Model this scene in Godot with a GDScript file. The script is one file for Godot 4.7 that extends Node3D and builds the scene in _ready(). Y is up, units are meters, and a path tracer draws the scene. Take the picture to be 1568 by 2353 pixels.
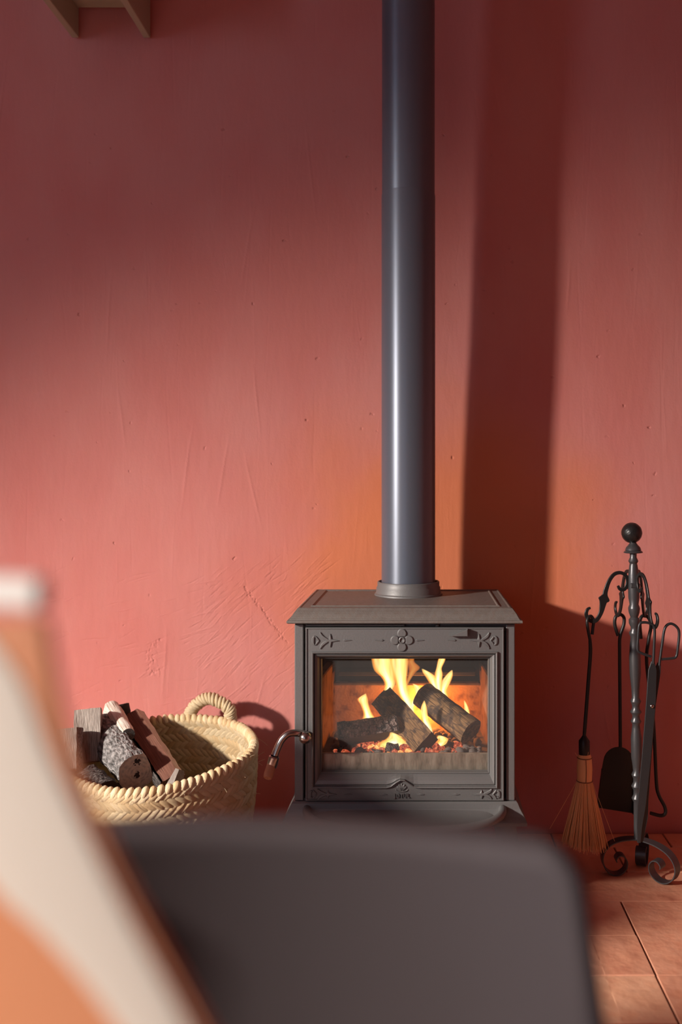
extends Node3D
# A red plastered room corner with a lit wood stove. Units are metres, y up, z towards the viewer.

var grp := 1
var used := {}
var rng := RandomNumberGenerator.new()
var M := {}

# ---------------------------------------------------------------- node helpers
func numbered(called: String) -> String:
	var n: int = used.get(called, -1) + 1
	used[called] = n
	return called if n == 0 else "%s_%03d" % [called, n]

func tag(o: Node3D, label := "", category := "", group := "", kind := "") -> void:
	if label: o.set_meta("label", label)
	if category: o.set_meta("category", category)
	if group: o.set_meta("group", group)
	if kind: o.set_meta("kind", kind)

func thing(called: String, label: String, category: String, at := Vector3.ZERO, group := "") -> Node3D:
	var o := Node3D.new()
	o.name = numbered(called)
	add_child(o)
	o.position = at
	tag(o, label, category, group)
	return o

func obj(called: String, st: SurfaceTool, m: Material, parent: Node = null) -> MeshInstance3D:
	st.generate_normals()
	return inst(called, st.commit(), m, parent)

func inst(called: String, mesh: Mesh, m: Material, parent: Node = null) -> MeshInstance3D:
	var o := MeshInstance3D.new()
	o.mesh = mesh
	o.material_override = m
	if parent == null:
		o.name = numbered(called)
		add_child(o, true)
	else:
		var k := "%s/%s" % [parent.get_instance_id(), called]
		var n: int = used.get(k, -1) + 1
		used[k] = n
		o.name = called if n == 0 else "%s_%03d" % [called, n]
		parent.add_child(o, true)
	return o

func structure(called: String, st: SurfaceTool, m: Material) -> MeshInstance3D:
	var o := obj(called, st, m)
	o.set_meta("kind", "structure")
	return o

# ---------------------------------------------------------------- shape helpers
func mb() -> SurfaceTool:
	var st := SurfaceTool.new()
	st.begin(Mesh.PRIMITIVE_TRIANGLES)
	return st

func flat(st: SurfaceTool) -> void:
	st.set_smooth_group(-1)

func smooth(st: SurfaceTool) -> void:
	grp += 1
	st.set_smooth_group(grp)

func vert(st: SurfaceTool, p: Vector3, uv := Vector2.ZERO) -> void:
	st.set_uv(uv)
	st.add_vertex(p)

# counter-clockwise seen from outside
func tri(st: SurfaceTool, a: Vector3, b: Vector3, c: Vector3, ua := Vector2.ZERO, ub := Vector2.ZERO, uc := Vector2.ZERO) -> void:
	vert(st, a, ua)
	vert(st, c, uc)
	vert(st, b, ub)

func quad(st: SurfaceTool, a: Vector3, b: Vector3, c: Vector3, d: Vector3, ua := Vector2(0, 0), ub := Vector2(1, 0), uc := Vector2(1, 1), ud := Vector2(0, 1)) -> void:
	tri(st, a, b, c, ua, ub, uc)
	tri(st, a, c, d, ua, uc, ud)

# rows of points; closed joins the last point of each row to the first; band: "smooth", "flat" or "rows" (smooth round each row, sharp where the profile bends)
func grid(st: SurfaceTool, rows: Array, closed := false, flip := false, band := "smooth", uvs := Vector2(1, 1)) -> void:
	var n: int = rows[0].size()
	if band == "flat": flat(st)
	else: smooth(st)
	for i in rows.size() - 1:
		if band == "rows" and i > 0:
			var k := n / 3
			var d0: Vector3 = (rows[i][k] - rows[i - 1][k]).normalized()
			var d1: Vector3 = (rows[i + 1][k] - rows[i][k]).normalized()
			if d0.dot(d1) < 0.8: smooth(st)
		for j in (n if closed else n - 1):
			var j2 := (j + 1) % n
			var a: Vector3 = rows[i][j]
			var b: Vector3 = rows[i][j2]
			var c: Vector3 = rows[i + 1][j2]
			var d: Vector3 = rows[i + 1][j]
			var m := float(n if closed else n - 1)
			var r := float(rows.size() - 1)
			var ua := Vector2(j / m, i / r) * uvs
			var ub := Vector2((j + 1) / m, i / r) * uvs
			var uc := Vector2((j + 1) / m, (i + 1) / r) * uvs
			var ud := Vector2(j / m, (i + 1) / r) * uvs
			if flip: quad(st, a, d, c, b, ua, ud, uc, ub)
			else: quad(st, a, b, c, d, ua, ub, uc, ud)

func cap(st: SurfaceTool, ring: Array, flip := false) -> void:
	flat(st)
	var c := Vector3.ZERO
	for p in ring: c += p
	c /= ring.size()
	for j in ring.size():
		var a: Vector3 = ring[j]
		var b: Vector3 = ring[(j + 1) % ring.size()]
		if flip: tri(st, c, b, a)
		else: tri(st, c, a, b)

# profile: (radius, height) from bottom to top
func lathe(st: SurfaceTool, profile: Array, at := Vector3.ZERO, seg := 32, basis := Basis()) -> void:
	var rows := []
	for p in profile:
		var row := []
		for j in seg:
			var a := TAU * j / seg
			row.append(at + basis * Vector3(p.x * cos(a), p.y, -p.x * sin(a)))
		rows.append(row)
	grid(st, rows, true, false, "rows")

func spline(pts: Array, per := 6) -> Array:
	var out := []
	for i in pts.size() - 1:
		var p0 = pts[maxi(i - 1, 0)]
		var p1 = pts[i]
		var p2 = pts[i + 1]
		var p3 = pts[mini(i + 2, pts.size() - 1)]
		for k in per:
			var t := float(k) / per
			out.append(0.5 * ((2.0 * p1) + (p2 - p0) * t + (2.0 * p0 - 5.0 * p1 + 4.0 * p2 - p3) * t * t + (3.0 * p1 - p0 - 3.0 * p2 + p3) * t * t * t))
	out.append(pts[-1])
	return out

# round tube along points; radius: a number or an array
func tube(st: SurfaceTool, path: Array, radius, seg := 10, caps := true) -> void:
	var rows := []
	var up := Vector3(0.31, 0.72, 0.62).normalized()
	for i in path.size():
		var t: Vector3 = (path[mini(i + 1, path.size() - 1)] - path[maxi(i - 1, 0)]).normalized()
		var s := t.cross(up).normalized()
		if s.length() < 0.1: s = t.cross(Vector3.RIGHT).normalized()
		up = s.cross(t).normalized()
		var r: float = radius[i] if radius is Array else radius
		var row := []
		for j in seg:
			var a := TAU * j / seg
			row.append(path[i] + (s * cos(a) + up * sin(a)) * r)
		rows.append(row)
	grid(st, rows, true, true, "smooth")
	if caps:
		cap(st, rows[0], false)
		cap(st, rows[-1], true)

# flat bar along points in a plane; side is the plane's normal: wide (in the plane) by thick (along side)
func bar(st: SurfaceTool, path: Array, side: Vector3, wide, thick: float) -> void:
	var rows := []
	for i in path.size():
		var t: Vector3 = (path[mini(i + 1, path.size() - 1)] - path[maxi(i - 1, 0)]).normalized()
		var n := side.cross(t).normalized()
		var w: float = (wide[i] if wide is Array else wide) * 0.5
		var h := side * thick * 0.5
		var e := minf(w, thick * 0.5) * 0.35
		var hs := side * (thick * 0.5 - e)
		rows.append([path[i] + n * w - hs, path[i] + n * w + hs, path[i] + n * (w - e) + h, path[i] - n * (w - e) + h, path[i] - n * w + hs, path[i] - n * w - hs, path[i] - n * (w - e) - h, path[i] + n * (w - e) - h])
	for k in 8:
		var strip := []
		for r in rows: strip.append([r[k], r[(k + 1) % 8]])
		grid(st, strip, false, false, "smooth")
	cap(st, rows[0], true)
	cap(st, rows[-1], false)

# chamfered box
func box(st: SurfaceTool, lo: Vector3, hi: Vector3, b := 0.002, basis := Transform3D()) -> void:
	flat(st)
	b = minf(b, 0.45 * minf(hi.x - lo.x, minf(hi.y - lo.y, hi.z - lo.z)))
	var P := func(sx: int, sy: int, sz: int, axis: int) -> Vector3:
		var p := Vector3(hi.x if sx > 0 else lo.x, hi.y if sy > 0 else lo.y, hi.z if sz > 0 else lo.z)
		var s := Vector3(sx, sy, sz)
		for k in 3:
			if k != axis: p[k] -= s[k] * b
		return basis * p
	var Q := func(a: Vector3, bb: Vector3, c: Vector3, d: Vector3, out: Vector3) -> void:
		var n := (bb - a).cross(c - a)
		if n.dot(basis.basis * out) >= 0.0: quad(st, a, bb, c, d)
		else: quad(st, a, d, c, bb)
	for s in [-1, 1]:
		Q.call(P.call(s, -1, -1, 0), P.call(s, 1, -1, 0), P.call(s, 1, 1, 0), P.call(s, -1, 1, 0), Vector3(s, 0, 0))
		Q.call(P.call(-1, s, -1, 1), P.call(1, s, -1, 1), P.call(1, s, 1, 1), P.call(-1, s, 1, 1), Vector3(0, s, 0))
		Q.call(P.call(-1, -1, s, 2), P.call(1, -1, s, 2), P.call(1, 1, s, 2), P.call(-1, 1, s, 2), Vector3(0, 0, s))
	if b <= 0.0: return
	for s in [-1, 1]:
		for t in [-1, 1]:
			Q.call(P.call(s, t, -1, 0), P.call(s, t, 1, 0), P.call(s, t, 1, 1), P.call(s, t, -1, 1), Vector3(s, t, 0))
			Q.call(P.call(s, -1, t, 0), P.call(s, 1, t, 0), P.call(s, 1, t, 2), P.call(s, -1, t, 2), Vector3(s, 0, t))
			Q.call(P.call(-1, s, t, 1), P.call(1, s, t, 1), P.call(1, s, t, 2), P.call(-1, s, t, 2), Vector3(0, s, t))
			for u in [-1, 1]:
				var a: Vector3 = P.call(s, t, u, 0)
				var c: Vector3 = P.call(s, t, u, 1)
				var d: Vector3 = P.call(s, t, u, 2)
				if (c - a).cross(d - a).dot(basis.basis * Vector3(s, t, u)) >= 0.0: tri(st, a, c, d)
				else: tri(st, a, d, c)

# polygon in x and y pulled out from z0 to z1, its front edge bevelled
func prism(st: SurfaceTool, poly: Array, z0: float, z1: float, bevel := 0.001, xf := Transform3D()) -> void:
	flat(st)
	var pp := PackedVector2Array(poly)
	if Geometry2D.is_polygon_clockwise(pp): pp.reverse()
	var n := pp.size()
	var inner := PackedVector2Array()
	for i in n:
		var e0 := (pp[i] - pp[(i + n - 1) % n]).normalized()
		var e1 := (pp[(i + 1) % n] - pp[i]).normalized()
		var m := Vector2(-(e0.y + e1.y), e0.x + e1.x)
		m = m.normalized() if m.length() > 0.01 else Vector2(-e0.y, e0.x)
		var k := bevel / maxf(0.45, m.dot(Vector2(-e0.y, e0.x)))
		inner.append(pp[i] + m * k)
	var back := []
	var mid := []
	var front := []
	for i in n:
		back.append(xf * Vector3(pp[i].x, pp[i].y, z0))
		mid.append(xf * Vector3(pp[i].x, pp[i].y, z1 - bevel))
		front.append(xf * Vector3(inner[i].x, inner[i].y, z1))
	grid(st, [back, mid, front], true, false, "flat")
	var t := Geometry2D.triangulate_polygon(inner)
	if t.is_empty(): t = Geometry2D.triangulate_polygon(pp)
	for i in range(0, t.size(), 3):
		var a: Vector3 = front[t[i]]
		var b: Vector3 = front[t[i + 1]]
		var c: Vector3 = front[t[i + 2]]
		if (b - a).cross(c - a).dot(xf.basis.z) >= 0.0: tri(st, a, b, c)
		else: tri(st, a, c, b)
		a = back[t[i]]
		b = back[t[i + 1]]
		c = back[t[i + 2]]
		if (b - a).cross(c - a).dot(xf.basis.z) <= 0.0: tri(st, a, b, c)
		else: tri(st, a, c, b)

func ball(st: SurfaceTool, at: Vector3, r: Vector3, basis := Basis(), ns := 8, nr := 6, bump := 0.0) -> void:
	var rows := []
	for i in nr + 1:
		var row := []
		var b := PI * i / nr - PI / 2
		for j in ns:
			var a := TAU * j / ns
			var k := 1.0 + (rng.randf_range(-bump, bump) if bump > 0.0 and i > 0 and i < nr else 0.0)
			row.append(at + basis * (Vector3(cos(b) * cos(a), sin(b), -cos(b) * sin(a)) * r * k))
		rows.append(row)
	grid(st, rows, true)

# ---------------------------------------------------------------- materials
func mat(col: Color, rough := 0.8, metal := 0.0) -> StandardMaterial3D:
	var m := StandardMaterial3D.new()
	m.albedo_color = col.linear_to_srgb()
	m.roughness = rough
	m.metallic = metal
	return m

func noise(s: int, freq: float, octaves := 4, type := FastNoiseLite.TYPE_SIMPLEX_SMOOTH) -> FastNoiseLite:
	var f := FastNoiseLite.new()
	f.seed = s
	f.frequency = freq
	f.noise_type = type
	f.fractal_octaves = octaves
	return f

# a picture from noise: colours (linear) along the noise's values
func noise_tex(s: int, freq: float, stretch: Vector2, cols: Array, size := 256, octaves := 4, contrast := 1.6) -> ImageTexture:
	var f := noise(s, freq, octaves)
	var im := Image.create(size, size, false, Image.FORMAT_RGBA8)
	for y in size:
		for x in size:
			var v := clampf(0.5 + 0.5 * contrast * f.get_noise_2d(x * stretch.x, y * stretch.y), 0.0, 0.9999) * (cols.size() - 1)
			var c: Color = cols[int(v)].lerp(cols[int(v) + 1], v - int(v))
			im.set_pixel(x, y, c.linear_to_srgb())
	return ImageTexture.create_from_image(im)

func bump_tex(s: int, freq: float, stretch := Vector2.ONE, size := 256, octaves := 4, type := FastNoiseLite.TYPE_SIMPLEX_SMOOTH) -> ImageTexture:
	var f := noise(s, freq, octaves, type)
	var im := Image.create(size, size, false, Image.FORMAT_RGBA8)
	for y in size:
		for x in size:
			var v := clampf(0.5 + 0.6 * f.get_noise_2d(x * stretch.x, y * stretch.y), 0.0, 1.0)
			im.set_pixel(x, y, Color(v, v, v))
	return ImageTexture.create_from_image(im)

func relief(m: StandardMaterial3D, t: Texture2D, cm: float, tri_scale := 0.0) -> StandardMaterial3D:
	m.heightmap_enabled = true
	m.heightmap_texture = t
	m.heightmap_scale = cm
	if tri_scale > 0.0:
		m.uv1_triplanar = true
		m.uv1_scale = Vector3.ONE * tri_scale
	return m

func materials() -> void:
	var fine := bump_tex(11, 0.09)
	var coarse := bump_tex(12, 0.03)
	M.iron = relief(mat(Color(0.142, 0.14, 0.14), 0.5, 0.3), fine, 0.02, 7.0)
	M.iron_plate = relief(mat(Color(0.158, 0.145, 0.135), 0.56, 0.2), bump_tex(13, 0.2), 0.05, 7.0)
	M.iron_plate.albedo_texture = noise_tex(14, 0.02, Vector2.ONE, [Color(0.78, 0.7, 0.65), Color(1, 0.98, 0.96), Color(0.9, 0.78, 0.7)])
	M.pipe = mat(Color(0.12, 0.135, 0.17), 0.4, 0.42)
	M.pipe.anisotropy_enabled = true
	M.pipe.anisotropy = -0.6
	M.black = relief(mat(Color(0.016, 0.015, 0.015), 0.42, 0.3), fine, 0.015, 12.0)
	M.grey_iron = relief(mat(Color(0.075, 0.075, 0.08), 0.36, 0.5), fine, 0.015, 12.0)
	M.hammered = relief(mat(Color(0.022, 0.021, 0.021), 0.34, 0.4), bump_tex(35, 0.12, Vector2.ONE, 128, 2, FastNoiseLite.TYPE_CELLULAR), 0.1, 14.0)
	M.tong = relief(mat(Color(0.032, 0.033, 0.036), 0.4, 0.4), fine, 0.015, 12.0)
	M.steel = mat(Color(0.4, 0.37, 0.35), 0.24, 1.0)
	M.soot = relief(mat(Color(0.03, 0.025, 0.022), 0.9), coarse, 0.06, 4.0)
	M.liner = relief(mat(Color(0.45, 0.27, 0.14), 0.9), fine, 0.05, 5.0)
	M.liner.albedo_texture = noise_tex(15, 0.015, Vector2.ONE, [Color(0.35, 0.28, 0.24), Color(0.9, 0.85, 0.8), Color(1, 1, 1)])
	M.side_liner = M.liner.duplicate()
	M.side_liner.albedo_color = Color(0.13, 0.072, 0.04).linear_to_srgb()
	M.guard = relief(mat(Color(0.4, 0.35, 0.29), 0.42, 0.6), bump_tex(16, 0.05, Vector2(2, 0.4)), 0.04, 5.0)
	M.guard.albedo_texture = noise_tex(17, 0.02, Vector2(1.4, 0.5), [Color(0.4, 0.36, 0.3), Color(0.75, 0.7, 0.62), Color(1, 0.97, 0.9)])
	M.glass = mat(Color(0.9, 0.9, 0.9), 0.03)
	M.glass.albedo_color.a = 0.02
	M.glass.metallic_specular = 0.3
	M.glass.transparency = BaseMaterial3D.TRANSPARENCY_ALPHA
	var straw := bump_tex(18, 0.05, Vector2(3.0, 0.3))
	M.straw = []
	for c in [Color(0.72, 0.55, 0.32), Color(0.77, 0.61, 0.38), Color(0.67, 0.48, 0.26)]:
		var m := relief(mat(c, 0.72), straw, 0.12)
		M.straw.append(m)
	M.straw_dark = relief(mat(Color(0.42, 0.27, 0.12), 0.85), straw, 0.05)
	M.twine = relief(mat(Color(0.7, 0.55, 0.34), 0.75), bump_tex(19, 0.06, Vector2(3.0, 0.5)), 0.1)
	M.bristle = mat(Color(0.82, 0.43, 0.19), 0.5)
	M.bristle_bind = mat(Color(0.25, 0.1, 0.05), 0.8)
	M.handle_wood = mat(Color(0.38, 0.17, 0.09), 0.6)
	M.bark = relief(mat(Color(1, 1, 1), 0.95), bump_tex(20, 0.045, Vector2(1.6, 1.0), 256, 5), 0.7)
	M.bark.albedo_texture = noise_tex(21, 0.05, Vector2(1.4, 0.8), [Color(0.03, 0.028, 0.026), Color(0.13, 0.12, 0.115), Color(0.24, 0.225, 0.22), Color(0.36, 0.335, 0.32)])
	M.dark_bark = relief(mat(Color(1, 1, 1), 0.95), bump_tex(22, 0.05, Vector2(1.6, 1.0), 256, 5), 0.5)
	M.dark_bark.albedo_texture = noise_tex(23, 0.05, Vector2(1.4, 0.8), [Color(0.012, 0.01, 0.01), Color(0.05, 0.04, 0.035), Color(0.16, 0.14, 0.13)])
	M.brown_wood = relief(mat(Color(1, 1, 1), 0.75), bump_tex(24, 0.03, Vector2(4.0, 0.4)), 0.15)
	M.brown_wood.albedo_texture = noise_tex(25, 0.03, Vector2(3.5, 0.3), [Color(0.07, 0.026, 0.016), Color(0.17, 0.066, 0.042), Color(0.26, 0.12, 0.075)])
	M.sapwood = relief(mat(Color(1, 1, 1), 0.7), bump_tex(26, 0.03, Vector2(4.0, 0.4)), 0.12)
	M.sapwood.albedo_texture = noise_tex(27, 0.02, Vector2(4.0, 0.35), [Color(0.3, 0.17, 0.11), Color(0.74, 0.66, 0.57), Color(0.82, 0.76, 0.68)])
	M.grey_wood = relief(mat(Color(1, 1, 1), 0.85), bump_tex(28, 0.03, Vector2(4.0, 0.4)), 0.15)
	M.grey_wood.albedo_texture = noise_tex(29, 0.03, Vector2(4.0, 0.4), [Color(0.12, 0.095, 0.08), Color(0.32, 0.27, 0.235), Color(0.47, 0.41, 0.36)])
	M.end_grain = relief(mat(Color(1, 1, 1), 0.9), coarse, 0.1)
	M.end_grain.albedo_texture = end_grain_tex([Color(0.55, 0.45, 0.37), Color(0.34, 0.29, 0.26), Color(0.62, 0.5, 0.4)])
	M.end_dark = mat(Color(0.05, 0.03, 0.02), 0.95)
	M.char = relief(mat(Color(1, 1, 1), 0.95), char_tex(true), 1.2)
	M.char.albedo_texture = char_tex(false)
	M.burnt_wood = relief(mat(Color(1, 1, 1), 0.85), bump_tex(30, 0.035, Vector2(5.0, 0.3)), 0.2)
	M.burnt_wood.albedo_texture = burnt_tex()
	M.ember = mat(Color(0.02, 0.01, 0.01), 0.9)
	glow(M.ember, noise_tex(46, 0.05, Vector2.ONE, [Color(0.01, 0.004, 0.003), Color(0.25, 0.03, 0.015), Color(0.85, 0.13, 0.05), Color(1.0, 0.4, 0.18)], 128, 4, 1.7), 0.8)
	M.ember_hot = mat(Color(0.02, 0.01, 0.01), 0.9)
	glow(M.ember_hot, noise_tex(47, 0.05, Vector2.ONE, [Color(0.6, 0.06, 0.02), Color(1.0, 0.36, 0.08), Color(1.0, 0.72, 0.3)], 128, 4, 1.6), 1.25)
	M.ash = relief(mat(Color(0.1, 0.08, 0.07), 0.95), coarse, 0.2, 6.0)
	M.flame = flame_material(false)
	M.flame_orange = flame_material(true)
	M.shelf = mat(Color(0.4, 0.37, 0.27), 0.7)
	M.chair_fabric = relief(mat(Color(0.066, 0.055, 0.059), 0.6), fine, 0.03, 9.0)
	M.chair_fabric.metallic_specular = 0.3
	M.chair_leg = mat(Color(0.03, 0.028, 0.028), 0.5, 0.3)
	M.tan = relief(mat(Color(0.52, 0.21, 0.1), 0.38), fine, 0.03, 6.0)
	M.cream = mat(Color(0.52, 0.46, 0.39), 0.75)  # tone of the highlight painted on the tan chair
	M.pale = mat(Color(0.56, 0.53, 0.49), 0.6)
	M.white = mat(Color(0.8, 0.78, 0.75), 0.8)
	M.tiles = []
	var tb := bump_tex(33, 0.02, Vector2.ONE, 256, 5)
	for i in 5:
		var c: Color = [Color(0.7, 0.36, 0.22), Color(0.66, 0.31, 0.195), Color(0.74, 0.41, 0.26), Color(0.68, 0.33, 0.21), Color(0.63, 0.27, 0.17)][i]
		var m := relief(mat(c, 0.55), tb, 0.25, 2.6)
		m.albedo_texture = M.get("tile_tex", null)
		if m.albedo_texture == null:
			M.tile_tex = noise_tex(34, 0.012, Vector2.ONE, [Color(0.78, 0.64, 0.62), Color(0.97, 0.93, 0.9), Color(1, 1, 1), Color(0.98, 0.86, 0.8)], 256, 5, 1.5)
			m.albedo_texture = M.tile_tex
		m.uv1_world_triplanar = true
		M.tiles.append(m)
	M.grout = relief(mat(Color(0.17, 0.1, 0.075), 0.95), fine, 0.1, 4.0)

# split wood whose upper end and cross bands have burnt black
func burnt_tex() -> ImageTexture:
	var f := noise(31, 0.03, 4)
	var g := noise(32, 0.012, 3)
	var im := Image.create(256, 256, false, Image.FORMAT_RGBA8)
	for y in 256:
		for x in 256:
			var v := clampf(0.5 + 0.75 * f.get_noise_2d(x * 3.2, y * 0.3), 0.0, 1.0)
			var c := Color(0.05, 0.026, 0.012).lerp(Color(0.3, 0.165, 0.07), v)
			var burnt := smoothstep(-0.15, 0.3, g.get_noise_2d(x * 0.7, y * 1.6) + 0.5 * (0.45 - y / 256.0))
			burnt = maxf(burnt, smoothstep(0.9, 1.0, absf(sin(y * 0.052 + 2.5 * g.get_noise_2d(x * 1.0, y * 0.3)))) * 0.8)
			c = c.lerp(Color(0.02, 0.013, 0.01).lerp(Color(0.07, 0.04, 0.025), v), burnt)
			im.set_pixel(x, y, c.linear_to_srgb())
	return ImageTexture.create_from_image(im)

func glow(m: StandardMaterial3D, t: Texture2D, energy: float) -> void:
	m.emission_enabled = true
	m.emission_operator = BaseMaterial3D.EMISSION_OP_MULTIPLY
	m.emission = Color.WHITE
	m.emission_texture = t
	m.emission_energy_multiplier = energy
	m.uv1_triplanar = true
	m.uv1_scale = Vector3.ONE * 16.0

func end_grain_tex(cols: Array) -> ImageTexture:
	var f := noise(41, 0.02, 4)
	var im := Image.create(128, 128, false, Image.FORMAT_RGBA8)
	for y in 128:
		for x in 128:
			var d := Vector2(x - 64, y - 64) / 64.0
			var r := d.length() + 0.16 * f.get_noise_2d(x, y)
			var c: Color = cols[0].lerp(cols[1], 0.5 + 0.5 * sin(r * 34.0 + 2.0 * f.get_noise_2d(x * 2.0, y * 2.0)))
			c = c.lerp(cols[2], clampf(0.5 + f.get_noise_2d(x * 3.0 + 90.0, y * 3.0), 0.0, 1.0))
			if (d - Vector2(0.08, 0.12)).length() + 0.12 * f.get_noise_2d(x * 4.0, y * 4.0) < 0.13: c = Color(0.03, 0.015, 0.012)
			if (d - Vector2(0.05, -0.55)).length() + 0.15 * f.get_noise_2d(x * 4.0, y * 4.0) < 0.14: c = Color(0.03, 0.02, 0.02)
			im.set_pixel(x, y, c.linear_to_srgb())
	return ImageTexture.create_from_image(im)

# charred wood: blocks parted by cracks, with ash on top
func char_tex(height: bool) -> ImageTexture:
	var f := noise(43, 0.06, 4)
	var im := Image.create(256, 256, false, Image.FORMAT_RGBA8)
	for y in 256:
		for x in 256:
			var u := x / 256.0 * 6.0 + 0.5 * f.get_noise_2d(x * 0.4, y * 0.4)
			var v := y / 256.0 * 8.0 + 0.5 * f.get_noise_2d(x * 0.4 + 300.0, y * 0.4)
			u += 0.5 * (int(v) % 2)
			var e := minf(minf(fposmod(u, 1.0), 1.0 - fposmod(u, 1.0)), minf(fposmod(v, 1.0), 1.0 - fposmod(v, 1.0)))
			var top := smoothstep(0.04, 0.2, e)
			if height:
				var h := clampf(0.8 * top + 0.12 * f.get_noise_2d(x * 1.5, y * 1.5), 0.0, 1.0)
				im.set_pixel(x, y, Color(h, h, h))
			else:
				var c := Color(0.006, 0.005, 0.005).lerp(Color(0.26, 0.19, 0.165), top * clampf(0.55 + 0.9 * f.get_noise_2d(x * 0.3, y * 4.0), 0.05, 1.0))
				im.set_pixel(x, y, c.linear_to_srgb())
	return ImageTexture.create_from_image(im)

func flame_material(orange: bool) -> StandardMaterial3D:
	var f := noise(45, 0.05, 3)
	var im := Image.create(64, 64, false, Image.FORMAT_RGBA8)
	for y in 64:
		for x in 64:
			var across := absf(cos(TAU * x / 64.0))  # 1 at the flame's edge
			var v := y / 63.0  # 0 at the foot, 1 at the tip
			var k := clampf(1.1 - 0.75 * across - 0.3 * v + 0.75 * f.get_noise_2d(x * 1.6, y * 0.35), 0.0, 1.0)
			var c := Color(1.0, 0.28, 0.035).lerp(Color(1.0, 0.62, 0.16), smoothstep(0.0, 0.5, k)).lerp(Color(1.0, 0.88, 0.5), smoothstep(0.5, 1.0, k))
			if orange: c = Color(0.9, 0.17, 0.02).lerp(Color(1.0, 0.42, 0.08), k)
			im.set_pixel(x, y, c.linear_to_srgb())
	var m := StandardMaterial3D.new()
	m.albedo_color = Color(0, 0, 0, 1)
	m.roughness = 1.0
	m.metallic_specular = 0.0
	m.transparency = BaseMaterial3D.TRANSPARENCY_ALPHA
	m.vertex_color_use_as_albedo = true
	m.emission_enabled = true
	m.emission_operator = BaseMaterial3D.EMISSION_OP_MULTIPLY
	m.emission = Color.WHITE
	m.emission_texture = ImageTexture.create_from_image(im)
	m.emission_energy_multiplier = 0.75 if orange else 1.9
	return m

# ---------------------------------------------------------------- the room
const WALL_X0 := -1.45
const WALL_W := 2.4
const WALL_H := 2.6

func wall_z(x: float, y: float, f: FastNoiseLite) -> float:
	var lean := -0.03 * maxf(0.0, y - 0.75)
	return lean + 0.006 * f.get_noise_2d(x * 100.0, y * 100.0) * smoothstep(0.0, 0.15, y) - 0.004

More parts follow.
